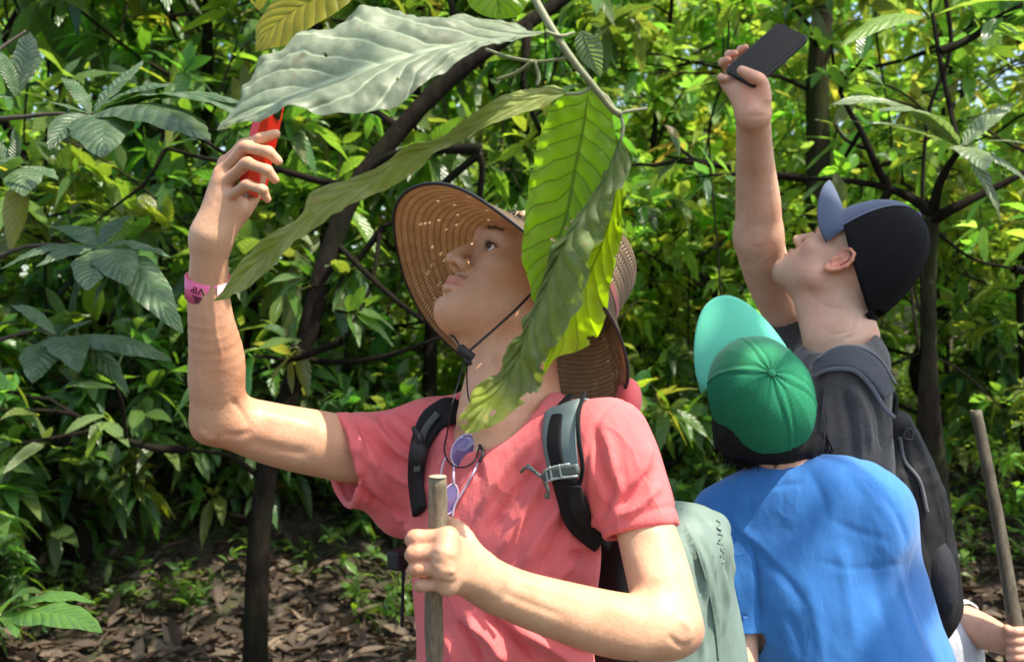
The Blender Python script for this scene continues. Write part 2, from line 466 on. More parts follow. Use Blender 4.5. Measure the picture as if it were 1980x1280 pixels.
def finger(S,J,r,k=.0035,nails=None):
    """knuckled finger through the joints J (2-4 points), r = radius at the middle"""
    P_=[];R_=[];J=[np.asarray(j,float) for j in J]; n=len(J)
    for i in range(n):
        f=i/(n-1); base=r*(1.10-.28*f)
        P_.append(J[i]); R_.append(base*(1.06 if 0<i<n-1 else (1.1 if i==0 else .86)))
        if i<n-1:
            for t in (.3,.7): P_.append(J[i]*(1-t)+J[i+1]*t); R_.append(r*(1.10-.28*(i+t)/(n-1))*.93)
    S.chain(P_,R_,k)
    if nails is not None: nails.append((J[-1],J[-1]-J[-2],r*.86*.82))
def paint_nails(v,c,nails,view=A(0,0,1.5),side=None):
    for i,(p,d,r) in enumerate(nails):
        d=nrm(d); out=side[i] if side is not None and side[i] is not None else nrm(view-p); out=nrm(out-d*(out@d))
        q=v-(p+out*r*.8+d*r*.1); a=q@d; b=q@out; e=np.linalg.norm(q-np.outer(a,d)-np.outer(b,out),axis=1)
        m=(np.abs(a)<r*1.15)&(e<r*.72)&(b>-r*.6)
        c[m]=np.array([1.12,1.05,1.08])
def body_legs(S,hipL,hipR,ground,r=.075):
    for h in (hipL,hipR):
        kn=A(h[0],h[1]-.01,(h[2]+ground)*.52); an=A(h[0],h[1]+.02,ground+.09)
        S.chain([h,kn,an],[r*1.15,r*.8,r*.62],.03)
def lashes(parent,O,R,s,mt):
    for sx in (-1,1):
        M_=MB()
        for i in range(16):
            a=-1+2*i/15; b=np.array([sx*.0325+a*.0120,.0890-.004*a*a-.002*sx*a*0,.0028-.0022*a*a]); e=b+np.array([a*.003,.0062,.0038]); m=(b+e)/2+np.array([0,.001,-.0008])
            M_.add(*tube([O+s*(R@x) for x in (b,m,e)],[.0004,.0003,.0001],4,5,cap=False))
        M_.build('eyelashes',mt,parent)
def brow_hairs(parent,O,R,s,mt,n=75):
    for sx in (-1,1):
        M_=MB()
        for i in range(n):
            u=random.random(); x=.012+.036*u; z=.0245+.05*(x-.02)-.10*max(0,x-.03)+.0045*random.uniform(-1,1)*(1-.5*u)
            y=.1005-.0155*(x/.05)**2+.001
            b=np.array([sx*x,y-.002,z]); e=b+np.array([sx*.006,.0006,.0030*(1-1.6*u)]); M_.add(*tube([O+s*(R@q) for q in (b,(b+e)/2+np.array([0,.0014,0]),e)],[.00024,.0002,.0001],4,4,cap=False))
        M_.build('eyebrow',mt,parent)
trouser_mats={}
def lower_body(parent,hip,X,F,ground,matr,w=.085,r=.075,shoe=None):
    S=SDF(); L=hip+X*w; Rr=hip-X*w
    S.ell(hip+A(0,0,.02),(w*1.95,.125,.13),np.stack([X,F,A(0,0,1)],1),.02)
    body_legs(S,L-A(0,0,.05),Rr-A(0,0,.05),ground,r)
    v,q=S.mesh(.014); n=vnormals(v,q); d=fbm(v*14*A(1,1,.5),3,3)*.006; v=v+n*d[:,None]
    mesh_obj('trousers',v,q,matr,parent)
    for p in (L,Rr):
        S=SDF(); b=A(p[0],p[1]+.02,ground+.04)
        S.cone(b-F*.05,b+F*.13-A(0,0,.008),.045,.036,.02).half(b-A(0,0,.04),A(0,0,-1),rad=.3)
        v,q=S.mesh(.009); mesh_obj('shoe',v,q,shoe,parent)
# ---------------------------------------------------------------- young man with the straw hat
K1=1.1
def Q(x,y,d): return P(x,y,d*K1)
def QL(l): return [Q(*t) for t in l]
def qx(r,d): return px(r,d*K1)
SL=Q(1185,842,1.17); SR=Q(800,880,1.38); MS=(SL+SR)/2
XT=SL-SR; XT[2]=0; XT=nrm(XT); ZT=A(0,0,1); FT=np.cross(XT,ZT); RT=np.stack([XT,FT,ZT],1)
def T(x,y,z): return MS+RT@A(x,y,z)
F1=A(-.77,-.35,.54); U1=A(.45,.30,.84); R1=frame(F1,U1)
O1=P(1018,548,1.45)
H1=lambda *l: O1+R1@np.array(l,float)
man1=thing('person','young man in coral t-shirt looking up under a straw hat, holding a walking stick','person',(MS[0],MS[1],0))
def build_man1_body():
    S=SDF()
    # torso under the shirt
    S.ell(T(0,.0,-.15),(.130,.085,.17),RT,.03); S.ell(T(0,.0,-.40),(.118,.085,.18),RT,.05)
    S.cone(T(-.13,0,-.02),T(.13,0,-.02),.045,.045,.04)
    head_sdf(S,O1,R1,1.0,(1,1),.93)
    # neck
    nb=T(0.008,-.01,.055)
    S.cone(H1(0,-.030,-.045),nb,.046,.054,.03); S.cone(H1(0,.010,-.085),T(0,.035,.05),.030,.036,.03)
    for sx in (-1,1): S.cone(H1(sx*.055,-.025,-.045),T(sx*.018,.058,.045),.014,.011,.014)
    S.cone(nb,T(0,-.01,-.03),.060,.09,.04); 
    S.ell(H1(0,.042,-.125),(.010,.012,.012),R1,.012)
    # raised right arm
    S.chain(QL([(800,880,1.38),(700,872,1.355),(620,858,1.33),(540,842,1.305),(470,822,1.285),(424,806,1.27)]),[qx(r,1.3) for r in (64,66,65,61,54,47)],.03)
    S.chain(QL([(424,806,1.27),(419,740,1.25),(419,690,1.235),(408,620,1.21),(403,560,1.195),(405,490,1.175),(408,455,1.17)]),[qx(r,1.22) for r in (50,55,53,43,38,34,34)],.02)
    S.ell(Q(402,826,1.275),[qx(r,1.27) for r in (26,26,26)],None,.02)
    # right hand round the phone, back of the hand to the left
    W=Q(408,462,1.17)
    S.cone(W,Q(435,345,1.165),qx(33,1.17),qx(24,1.17),.015,'add',(A(0,1,0),.75))
    S.cone(W,Q(452,400,1.175),qx(32,1.17),qx(30,1.17),.015)
    r=[qx(k,1.16) for k in (13.5,12.6,11.6,9.5)]
    mc=[Q(436,316,1.178),Q(430,334,1.166),Q(432,356,1.160),Q(441,382,1.160)]
    S.chain(QL([(408,450,1.17),(436,316,1.178)]),[qx(24,1.17),qx(14,1.17)],.012)
    S.chain(QL([(410,450,1.165),(432,356,1.160)]),[qx(24,1.17),qx(14,1.17)],.012)
    S.chain(QL([(415,455,1.165),(441,382,1.160)]),[qx(26,1.17),qx(14,1.17)],.012)
    NL=[]
    finger(S,[mc[0]]+QL([(470,282,1.165),(505,268,1.145),(534,259,1.143)]),qx(12.4,1.15),.004,NL)
    finger(S,[mc[1]]+QL([(474,285,1.146),(520,295,1.128),(538,312,1.134)]),qx(12.8,1.14),.004,NL)
    finger(S,[mc[2]]+QL([(478,316,1.136),(517,330,1.120),(532,348,1.126)]),qx(12.2,1.14),.004,NL)
    finger(S,[mc[3]]+QL([(478,358,1.132),(508,367,1.118),(517,386,1.124)]),qx(11.0,1.13),.004,NL)
    # thumb behind
    S.chain(QL([(438,430,1.185),(468,408,1.195),(492,375,1.198),(507,335,1.195)]),[qx(k,1.18) for k in (26,19,14,11)],.01)
    # left arm
    S.chain(QL([(1185,842,1.17),(1222,940,1.155),(1250,1030,1.135),(1266,1085,1.12),(1282,1150,1.10),(1290,1205,1.085)]),[qx(r,1.12) for r in (50,54,58,61,62,60)],.03)
    S.chain(QL([(1290,1208,1.085),(1225,1212,1.06),(1155,1200,1.03),(1035,1165,.98),(985,1146,.955),(945,1128,.94)]),[qx(r,1.0) for r in (63,66,63,52,47,46)],.02)
    S.ell(Q(1322,1222,1.10),[qx(r,1.1) for r in (34,34,34)],None,.02)
    S.cone(Q(962,1150,.945),Q(1010,1165,.96),qx(18,.94),qx(12,.94),.02)
    # left hand (fist on the stick)
    w=Q(945,1126,.94)
    mm=[Q(866,1038,.893),Q(860,1067,.884),Q(860,1098,.884),Q(866,1128,.89)]
    for m_ in mm: S.cone(w,m_,qx(30,.93),qx(17,.9),.012)
    S.cone(Q(925,1110,.925),Q(880,1082,.905),qx(40,.92),qx(30,.9),.015,'add',(A(0,1,0),.72))
    R_=[qx(k,.9) for k in (17,16.2,15.2,13)]
    finger(S,[mm[0]]+QL([(803,1040,.893),(798,1044,.925),(842,1047,.946)]),qx(16.4,.9),.003)
    finger(S,[mm[1]]+QL([(801,1069,.888),(797,1073,.922),(842,1075,.945)]),qx(16.0,.9),.003)
    finger(S,[mm[2]]+QL([(806,1098,.888),(801,1102,.922),(842,1103,.943)]),qx(15.2,.9),.003)
    finger(S,[mm[3]]+QL([(818,1130,.892),(812,1133,.922),(842,1130,.940)]),qx(13.4,.9),.003)
    S.chain(QL([(915,1090,.93),(893,1040,.93),(872,1016,.945),(840,1008,.962)]),[qx(k,.93) for k in (28,24,17,13.5)],.012)
    for i,m_ in enumerate(mm): S.ell(m_-A(0,.008,0),(.0085,.0065,.0085),None,.012)
    # tendons on the back of the hand
    for m_ in mm[:3]: S.cone(w-A(0,.021,0),m_-A(0,.012,0),.0025,.003,.012)
    v,q=S.mesh(.0019)
    c=head_cols(v,O1,R1,1.0,brow=1,stub=.8)
    kn=mc+mm+QL([(805,1040,.893),(803,1068,.888),(807,1097,.888),(470,288,1.152),(474,318,1.142),(474,360,1.138),(533,262,1.157),(536,310,1.15),(530,346,1.142),(516,384,1.138)])
    knuckle_cols(v,c,kn,.010); knuckle_cols(v,c,[Q(1325,1222,1.1),Q(402,830,1.275)],.035)
    paint_nails(v,c,NL)
    n=vnormals(v,q)
    d=np.zeros(len(v))
    # creases: wrists, knuckles, back of the hand
    for a,b,w_,am in [((372,462,1.13),(440,458,1.13),.0035,-.0009),((384,452,1.13),(436,440,1.13),.003,-.0006)]:
        fold(v,n,np.array([Q(*a),(Q(*a)+Q(*b))/2-A(0,.03,0),Q(*b)]),w_,am,d)
    for l,w_,am in [([(815,1082,.875),(880,1108,.87),(930,1118,.885)],.003,.0012),([(815,1060,.875),(870,1080,.87),(940,1112,.885)],.0025,-.0010),
                    ([(830,1115,.875),(900,1135,.875),(960,1142,.90)],.003,-.0011),([(890,1128,.87),(945,1136,.885),(1000,1150,.91)],.004,.0016),
                    ([(820,1093,.875),(890,1118,.87),(935,1128,.885)],.0025,-.0009)]:
        fold(v,n,np.array(QL(l)),w_,am,d)
    tr=bvh(v,q)
    def sk(l,w_,am):
        pts=[]
        for x,y,_ in resample([(x,y,0) for x,y in l],7):
            try: pts.append(onto(tr,x,y)[0])
            except RuntimeError: pass
        if len(pts)>1: fold(v,n,np.array(pts),w_,am,d)
    for l,w_,am in [([(400,640),(392,560),(388,500)],.0022,.0007),([(430,700),(415,620),(408,540)],.003,.0009),([(385,760),(378,700),(374,640)],.007,.0018),([(445,770),(470,800),(480,830)],.005,-.0022),
        ([(425,838),(460,842),(490,832)],.006,-.0018),([(385,830),(400,846),(420,850)],.007,.0025),([(470,850),(540,868),(610,880)],.010,-.0025),([(500,800),(560,812),(620,830)],.012,.0025),
        ([(1000,1120),(1060,1140),(1130,1160)],.004,.0012),([(960,1140),(1020,1165),(1100,1195)],.004,-.0012),([(1150,1165),(1220,1185),(1270,1200)],.012,.003),([(1205,1140),(1232,1160),(1245,1190)],.005,-.0025),
        ([(1310,1190),(1335,1215),(1330,1245)],.006,.002),([(1290,1225),(1310,1245),(1330,1250)],.004,-.0016),([(1225,1060),(1245,1100),(1262,1140)],.014,.003),([(420,420),(430,385),(436,350)],.0018,.0009),([(415,400),(424,370),(430,345)],.0018,-.0008),([(440,430),(448,400),(452,385)],.002,.0009),
        ([(945,705),(955,680),(970,650)],.004,-.0015),([(930,735),(960,742),(1000,745)],.003,.0015),([(955,690),(975,715),(990,740)],.006,.003)]:
        sk(l,w_,am)
    v=v+n*d[:,None]
    b=mesh_obj('body',v,q,SK1,man1,True,c); make_eyes(man1,O1,R1,1.0)
build_man1_body()
# eyelashes / brow hair strip
CORAL=cloth('coral_cotton',(.77,.155,.155),var=.06,wr=.6,sheen=.12)
def build_shirt1():
    S=SDF()
    S.ell(T(0,.005,-.14),(.150,.108,.19),RT,.03)
    S.ell(T(.002,.005,-.36),(.142,.108,.20),RT,.06)
    S.ell(T(.002,.0,-.58),(.155,.118,.16),RT,.06)
    S.cone(T(-.15,0,-.012),T(.155,.0,-.012),.058,.060,.05)
    S.cone(T(0.0,-.02,.045),T(.13,-.01,.012),.052,.05,.04); S.cone(T(0.0,-.02,.045),T(-.13,-.01,.008),.052,.05,.04)
    S.ell(T(.06,-.10,.005),(.07,.05,.05),RT,.05)                       # cloth pushed up behind the collar
    S.ell(P(1216,774,1.44),(.017,.03,.030),None,.03)
    # sleeves
    S.chain([SR,Q(730,884,1.365),Q(655,892,1.335)],[qx(80,1.36),qx(85,1.36),qx(93,1.34)],.05)
    S.cone(Q(790,900,1.38),Q(775,985,1.38),qx(60,1.38),qx(50,1.38),.06)
    S.chain([SL,Q(1215,930,1.158),Q(1236,1010,1.145),Q(1243,1032,1.142)],[qx(72,1.16),qx(74,1.15),qx(73,1.15),qx(74,1.14)],.04)
    # neckline
    S.cone(T(0.006,-.012,.06),T(.004,.08,.085),.066,.085,.008,'sub')
    S.cone(T(0,0,-.45),T(0,0,-.6),.09,.09,.01,'sub') if False else None
    # sleeve openings
    dl=nrm(Q(640,892,1.33)-Q(700,888,1.35)); cr=Q(658,892,1.336)
    S.half(cr,nrm(dl*1.0+A(0,0,-.12)),.003,.13)
    S.cone(cr+dl*.06+A(0,0,-.003),cr-dl*.055+A(0,0,.0),qx(89,1.33),qx(70,1.33),.003,'sub')
    dl2=nrm(Q(1250,1032,1.14)-Q(1225,960,1.155)); cr2=Q(1240,1030,1.143)
    S.half(cr2,nrm(dl2+A(-.12,0,0)),.003,.10)
    S.cone(cr2+dl2*.05,cr2-dl2*.04,qx(70,1.14),qx(60,1.14),.003,'sub')
    v,q=S.mesh(.0034); v=relax(v,q,1,.4); n=vnormals(v,q); d=np.zeros(len(v))
    tr=bvh(v,q)
    def f(l,w,a):
        pts=[]
        l=resample([(x,y,0) for x,y,_ in l],5)
        for x,y,_ in l:
            try: pts.append(onto(tr,x,y)[0])
            except RuntimeError: pass
        if len(pts)>1: fold(v,n,np.array(pts),w,a,d)
    # pull folds from the raised shoulder over the chest
    for l,w,a in [
        ([(690,815,1.30),(740,870,1.28),(800,905,1.28)],.010,-.006),([(730,800,1.31),(770,850,1.30),(810,880,1.29)],.008,-.006),
        ([(770,797,1.32),(800,825,1.31),(820,850,1.31)],.006,-.005),([(690,860,1.28),(750,910,1.27),(830,950,1.26)],.009,.005),
        ([(670,900,1.27),(720,960,1.28),(790,1000,1.29)],.012,-.007),([(700,930,1.27),(760,985,1.28),(800,1030,1.30)],.008,.006),
        ([(665,840,1.28),(720,900,1.27),(770,960,1.28)],.009,.005),([(710,810,1.30),(760,865,1.29),(800,893,1.29)],.007,.005),
        ([(1040,790,1.20),(960,850,1.17),(900,960,1.16)],.009,-.006),([(1060,830,1.18),(990,900,1.15),(920,1000,1.14)],.010,.006),
        ([(1060,880,1.16),(1000,950,1.13),(930,1040,1.12)],.009,-.006),([(1055,910,1.15),(1010,1000,1.12),(960,1080,1.11)],.008,.005),
        ([(1030,780,1.22),(940,820,1.19),(880,900,1.18)],.007,.005),
        ([(1120,960,1.12),(1075,1050,1.09),(1040,1120,1.09)],.010,-.006),([(1100,960,1.12),(1040,1040,1.09),(1010,1110,1.09)],.009,.006),
        ([(1150,1000,1.12),(1110,1080,1.09),(1075,1130,1.09)],.008,.005),
        ([(900,1190,1.10),(950,1230,1.09),(985,1290,1.10)],.013,.011),([(930,1185,1.10),(1000,1235,1.09),(1050,1290,1.10)],.009,-.009),
        ([(880,1200,1.11),(915,1245,1.10),(930,1300,1.10)],.008,-.008),([(980,1200,1.10),(1050,1240,1.09),(1110,1290,1.10)],.011,.010),
        ([(1040,1210,1.10),(1110,1250,1.10),(1170,1290,1.10)],.008,-.007),([(860,1220,1.12),(880,1260,1.12),(885,1310,1.12)],.007,.006),
        # left sleeve
        ([(1150,820,1.12),(1160,900,1.10),(1185,960,1.09)],.007,-.0045),([(1170,830,1.11),(1185,900,1.09),(1200,960,1.085)],.007,.0045),
        ([(1265,900,1.10),(1230,950,1.08),(1190,985,1.08)],.008,-.005),([(1275,935,1.10),(1240,975,1.08),(1200,1005,1.08)],.007,.0045),
        ([(1160,1000,1.10),(1180,960,1.09),(1195,900,1.09)],.006,-.004),([(1260,860,1.12),(1240,910,1.09),(1220,950,1.08)],.008,.004)]:
        f(l,w*.72,a*1.7)
    # hem stitching ridges
    for cc,dd,off in ((cr,dl,.018),(cr2,dl2,.016)):
        s=(v-cc)@dd; r=np.linalg.norm(v-cc,axis=1); m=(r<.11)
        d[m]-=.0022*np.exp(-((s[m]+off)/.0028)**2)
    # armhole seam on the near sleeve
    s=(v-Q(1190,860,1.15))@nrm(XT*1.0+A(0,0,-.15)); m=(np.linalg.norm(v-Q(1190,860,1.15),axis=1)<.13)
    d[m]-=.0030*np.exp(-((s[m]+.012)/.0032)**2)
    d+=fbm(v*A(11,11,7),3,11)*.0028
    v=v+n*d[:,None]; v=relax(v,q,1,.3)
    mesh_obj('t_shirt',v,q,CORAL,man1)
    return bvh(v,q)
SH1=build_shirt1()
DARKTROU=cloth('dark_trouser_cloth',(.035,.035,.04)); SHOE=simple('shoe_rubber',(.03,.028,.025),.7)
lower_body(man1,T(0,0,-.62),XT,FT,0.0,DARKTROU,.08,.075,SHOE)
HAIRM=simple('dark_hair',(.007,.0055,.005),.75,spec=.25,bscale=300,bstr=.5,vscale=60)
# short hair at the nape and sides, under the hat
S=SDF(); S.ell(H1(0,-.028,.045),(.079,.091,.080),R1,.01); S.ell(H1(0,-.075,-.02),(.06,.035,.045),R1,.02)
S.half(H1(0,.030,.03),R1[:,1]+.35*R1[:,2]*-1,.01,.2); S.ell(H1(0,.06,-.03),(.12,.075,.075),R1,.01,'sub')
v,q=S.mesh(.004); mesh_obj('hair',v+vnormals(v,q)*(fbm(v*120,2)*.0015)[:,None],q,HAIRM,man1)

lashes(man1,O1,R1,1.0,HAIRM); brow_hairs(man1,O1,R1,1.0,HAIRM)
M_=MB()
for i in range(420):
    sx=random.choice((-1,1)); a=random.uniform(.15,1.35)
    b=H1(sx*.076*math.sin(a),.012+.082*math.cos(a)-.01,.062+random.uniform(-.004,.01)); e=b+R1@A(sx*random.uniform(-.002,.006),random.uniform(-.004,.004),-random.uniform(.010,.026)*(1+.6*a))
    M_.add(*tube([b,(b+e)/2+R1@A(sx*.0015,.002,0),e],[.0006,.0005,.0001],4,5,cap=False))
M_.build('hairline',HAIRM,man1)
# ---------------------------------------------------------------- straw hat
def strawmat():
    m,nt,b,o=nmat('woven_straw')
    uv=N(nt,'ShaderNodeUVMap').outputs[0]; sp=N(nt,'ShaderNodeSeparateXYZ'); nt.links.new(uv,sp.inputs[0])
    def M(op,a,b_=None,c=None):
        n=N(nt,'ShaderNodeMath',operation=op)
        for i,x in enumerate((a,b_,c)):
            if x is None: continue
            if isinstance(x,(int,float)): n.inputs[i].default_value=x
            else: nt.links.new(x,n.inputs[i])
        return n.outputs[0]
    # concentric braids with slanting straws
    r=M('MULTIPLY',sp.outputs[1],1.0); fr=M('FRACT',r); tri=M('ABSOLUTE',M('SUBTRACT',fr,.5))
    par=M('MULTIPLY',M('SUBTRACT',M('MULTIPLY',M('FLOOR',M('MODULO',r,2.0)),2.0),1.0),1.0)
    ang=M('MULTIPLY',sp.outputs[0],1.0)
    sl=M('ADD',ang,M('MULTIPLY',M('MULTIPLY',fr,par),1.3))
    st=M('SINE',M('MULTIPLY',sl,6.2832)); gap=M('POWER',M('MULTIPLY',tri,2.0),4.0)
    hgt=M('SUBTRACT',M('MULTIPLY',M('ADD',st,1.0),.5),gap)
    n=noise(nt,60,3)
    c1=ramp(nt,n,[(.3,(.66,.44,.25)),(.7,(.84,.61,.37))])
    cc=mix(nt,(.36,.21,.11),c1,ramp(nt,hgt,[(.05,(0,0,0)),(.45,(1,1,1))]))
    a=N(nt,'ShaderNodeVertexColor',layer_name='Col'); cc=mix(nt,cc,a.outputs[0],1.0,'MULTIPLY')
    nt.links.new(cc,b.inputs['Base Color']); b.inputs['Roughness'].default_value=.65
    nt.links.new(bump(nt,hgt,.9,.0022),b.inputs['Normal'])
    tr=N(nt,'ShaderNodeBsdfTranslucent'); nt.links.new(cc,tr.inputs[0]); ms=N(nt,'ShaderNodeMixShader'); ms.inputs[0].default_value=.42
    nt.links.new(b.outputs[0],ms.inputs[1]); nt.links.new(tr.outputs[0],ms.inputs[2]); nt.links.new(ms.outputs[0],o.inputs[0])
    return m
STRAW=strawmat()
HN=nrm(A(.59,.455,.67)); HB=nrm(A(.75,0,-.66)-HN*np.dot(A(.75,0,-.66),HN)); HS=np.cross(HN,HB)
CR=P(978,594,1.45)
hat=thing('straw_hat','woven straw sun hat with a wide drooping brim and dark edge on the young man','hat',CR)
def hat_pt(r,h,a,side):
    # a: angle, 0 at the back
    back=HB*math.cos(a)+HS*math.sin(a)
    w=1.0
    if h<.084: # brim
        t=(.084-h)/.084
        w=1+.035*t*math.cos(a)*-1
        h=h+.010*t*math.cos(2*a)+.003*t*math.sin(5*a+1)
    off=HB*(.026*min(1,max(0,h/.084)))
    return CR+off+HN*h+back*r*w
prof=[(.212,0),(.203,.006),(.19,.016),(.175,.028),(.16,.041),(.145,.053),(.13,.065),(.118,.075),(.110,.084),(.1065,.10),(.104,.12),(.102,.14),(.0985,.158),(.089,.174),(.072,.184),(.045,.190),(.012,.192)]
V=[];UV=[];na=240
pr=resample([(a,b,0) for a,b in prof],120)
for i,(r,h,_) in enumerate(pr):
    for k in range(na):
        a=2*math.pi*k/na; V.append(hat_pt(r,h,a,0)); UV.append((r*a/.0058,i*.30))
V=np.array(V); F=np.array(grid_faces(len(pr),na,True))
n=vnormals(V,F); 
if n[0]@HN<0: n=-n
cen=CR+HN*.08
outer=V+n*.0016; inner=V-n*.0016
co=np.ones((len(V),3))*A(.70,.74,.80)
M_=MB(); 
rg=np.random.default_rng(4); hf=np.repeat(pr[:-1,1],na); cand=np.nonzero((hf>.012)&(hf<.095))[0]; gone=rg.choice(cand,150,replace=False); F=np.delete(F,gone,0); fo=F
M_.add(outer,fo,UV,co[:]); M_.add(inner,F[:,::-1],UV,(1,1,1))
brim=M_.build('weave',STRAW,hat)
BLK=simple('black_trim',(.012,.012,.013),.6)
t=[hat_pt(.213,-.0005,2*math.pi*k/90,0) for k in range(91)]
M_=MB(); M_.add(*tube(t,.0024,8,181)); M_.build('edge_binding',BLK,hat)
PINKB=cloth('red_band_cloth',(.34,.07,.07))
V=[];Fb=[]
for k in range(97):
    a=2*math.pi*k/96
    for h in (.086,.089,.092,.095): V.append(hat_pt(.1125-(h-.084)*.1,h,a,0))
M_=MB(); M_.add(V,grid_faces(97,4)); M_.build('hat_band',PINKB,hat)
CORD=simple('black_cord',(.010,.009,.009),.5)
M_=MB(); 
c0=[P(1075,500,1.39),P(1040,552,1.372),P(1000,596,1.352),P(955,637,1.335),P(915,672,1.322),P(903,684,1.32)]
M_.add(*tube(c0,.0019,8,60))
c1=[P(893,676,1.325),P(880,655,1.36),P(868,640,1.42),P(880,610,1.50)]
M_.add(*tube(c1,.0017,8,30))
M_.build('chin_cord',CORD,hat)
M_=MB(); M_.add(*tube([P(890,672,1.318),P(897,680,1.315),P(914,692,1.312)],[.0062,.0068,.0062],14,12)); M_.add(*tube([P(901,690,1.314),P(908,706,1.312)],[.0038,.0046],10)); M_.build('cord_toggle',BLK,hat)
M_=MB()
def on1(l,off): return [onto(SH1,x,y,off)[0] for x,y in l]
s1=[P(899,695,1.315),P(886,740,1.315),P(872,790,1.30)]+on1([(866,842),(866,872),(878,898),(900,906),(922,893),(930,872)],.007)
M_.add(*tube(s1,.0012,6,60))
s2=[P(903,698,1.315),P(903,740,1.32),P(908,775,1.32),P(925,800,1.31)]+on1([(935,845),(934,868)],.008)
M_.add(*tube(s2,.0012,6,50)); M_.build('cord_tail',CORD,hat)
# ---------------------------------------------------------------- sunglasses hung from the collar
g0=onto(SH1,896,880,.02)[0]
gl=thing('glasses','purple tinted glasses hanging from the collar of the coral t-shirt','glasses',g0)
m,nt,b,o=nmat('purple_lens'); b.inputs['Base Color'].default_value=(.34,.30,.66,1); b.inputs['Roughness'].default_value=.05; b.inputs['Transmission Weight'].default_value=.8; b.inputs['IOR'].default_value=1.2; b.inputs['Coat Weight'].default_value=1
LENS=m
m,nt,b,o=nmat('clear_plastic'); b.inputs['Base Color'].default_value=(.72,.62,.78,1); b.inputs['Roughness'].default_value=.12; b.inputs['Transmission Weight'].default_value=.4
CLEARP=m
def lens(cx,cy,rx,ry,rot,off):
    c,n=onto(SH1,cx,cy,off)
    ex=[];
    for k in range(41):
        a=2*math.pi*k/40; x=rx*math.cos(a);y=ry*math.sin(a)
        X=cx+x*math.cos(rot)-y*math.sin(rot);Y=cy+x*math.sin(rot)+y*math.cos(rot)
        ex.append(P(X,Y,c[1]+ (X-cx)*.00008+(Y-cy)*-.0001))
    return c,np.array(ex)
def place_lens(cx,cy,rx,ry,rot,off):
    c,ex=lens(cx,cy,rx,ry,rot,off)
    M_=MB(); M_.add(*tube(ex,.0012,8,90,cap=False)); fr=M_.build('lens_rim',CLEARP,gl)
    V=[c+A(0,-.004,0)]+[e*1.0 for e in ex[:-1]]+[(c+e)/2+A(0,-.003,0) for e in ex[:-1]]
    n=40;F=[]
    for k in range(n):
        F.append((0,41+k,41+(k+1)%n)); F.append((1+k,1+(k+1)%n,41+(k+1)%n,41+k))
    M_=MB(); M_.add(V,F); M_.add(np.array(V)+A(0,.0015,0),[f[::-1] for f in F]); M_.build('lens',LENS,gl)
    return c,ex
ca,ea=place_lens(899,872,25,34,.45,.018)
cb,eb=place_lens(870,965,14,30,.25,.020)
M_=MB(); M_.add(*tube([ea[12],(ea[12]+eb[30])/2+A(0,-.008,0),eb[30]],.0018,8,16)); M_.build('bridge',CLEARP,gl)
M_=MB(); M_.add(*tube([ea[33],ea[33]+A(.006,.002,.006)]+on1([(932,862),(928,900),(905,940),(886,975),(880,1000)],.006),.0017,6,50)); M_.build('temple',CLEARP,gl)
M_=MB(); M_.add(*tube(on1([(872,888),(866,905),(862,930)],.010),.0015,6,20)); M_.build('temple',CLEARP,gl)
M_=MB(); M_.add(*tube([ea[36]+A(.002,-.002,0),ea[36]+A(.008,-.003,-.004),onto(SH1,938,884,.006)[0]],[.003,.0036,.0024],8,14)); M_.add(*tube(on1([(930,872),(940,880),(934,896)],.008),.0022,8,14)); M_.build('hinge',BLK,gl)
# ---------------------------------------------------------------- backpack
bp0=T(.05,-.21,-.60)
bp=thing('backpack','grey-green backpack with mint and black shoulder straps worn by the young man','backpack',bp0)
COVER=cloth('sage_nylon',(.17,.235,.195),weave=1500,var=.06,wr=.25,sheen=.05,rough=.5)
BPK=cloth('black_webbing',(.010,.010,.011),weave=1300,var=.2,wr=.25,sheen=.0,rough=.75)
MINT=cloth('mint_nylon',(.15,.20,.195),weave=1500,var=.05,wr=.1,sheen=.05,rough=.55)
S=SDF(); S.box(T(.065,-.225,-.35),(.150,.105,.255),RT,.075,.02); S.ell(T(.10,-.30,-.38),(.11,.075,.19),RT,.05); S.cone(P(1330,1010,1.62),P(1378,1022,1.60),px(40,1.6),px(36,1.6),.05)
S.ell(T(.13,-.26,-.62),(.13,.10,.12),RT,.05)
v,q=S.mesh(.006); n=vnormals(v,q); d=fbm(v*A(16,16,6),3,4)*.004
for l in ([(1300,960,1.40),(1350,1060,1.40),(1385,1200,1.40)],[(1310,950,1.4),(1375,1040,1.4),(1405,1180,1.4)],[(1330,950,1.4),(1400,1030,1.4),(1418,1120,1.42)],[(1325,1100,1.38),(1350,1200,1.38),(1360,1280,1.38)]):
    pp=[]
    tt=bvh(v,q) if l is not None else None
    for x,y,_ in l:
        try: pp.append(onto(tt,x,y)[0])
        except RuntimeError: pass
    if len(pp)>1: fold(v,n,np.array(pp),.005,.006,d)
for l,w_,a_ in ([(1330,985),(1365,1060),(1385,1160),(1392,1270)],.0035,.0055),([(1352,985),(1392,1050),(1410,1150)],.004,-.006),([(1310,1000),(1345,1080),(1362,1180)],.005,-.006),([(1322,1010),(1356,1090),(1372,1200)],.004,.005),([(1395,1090),(1402,1150),(1398,1230)],.005,.005),([(1365,1140),(1375,1210),(1370,1280)],.006,-.006),([(1380,1010),(1402,1040),(1412,1090)],.004,.004):
    pp=[]
    for x,y,_ in resample([(x,y,0) for x,y in l],8):
        try: pp.append(onto(tt,x,y)[0])
        except RuntimeError: pass
    if len(pp)>1: fold(v,n,np.array(pp),w_,a_,d)
v=v+n*d[:,None]; mesh_obj('rain_cover',v,q,COVER,bp); BP1=bvh(v,q)
def tryon(tree,l,off):
    o_=[]
    for x,y in l:
        try: o_.append(onto(tree,x,y,off)[0])
        except RuntimeError: pass
    return o_
M_=MB(); DKG=cloth('dark_sage_cord',(.05,.075,.065),weave=1200)
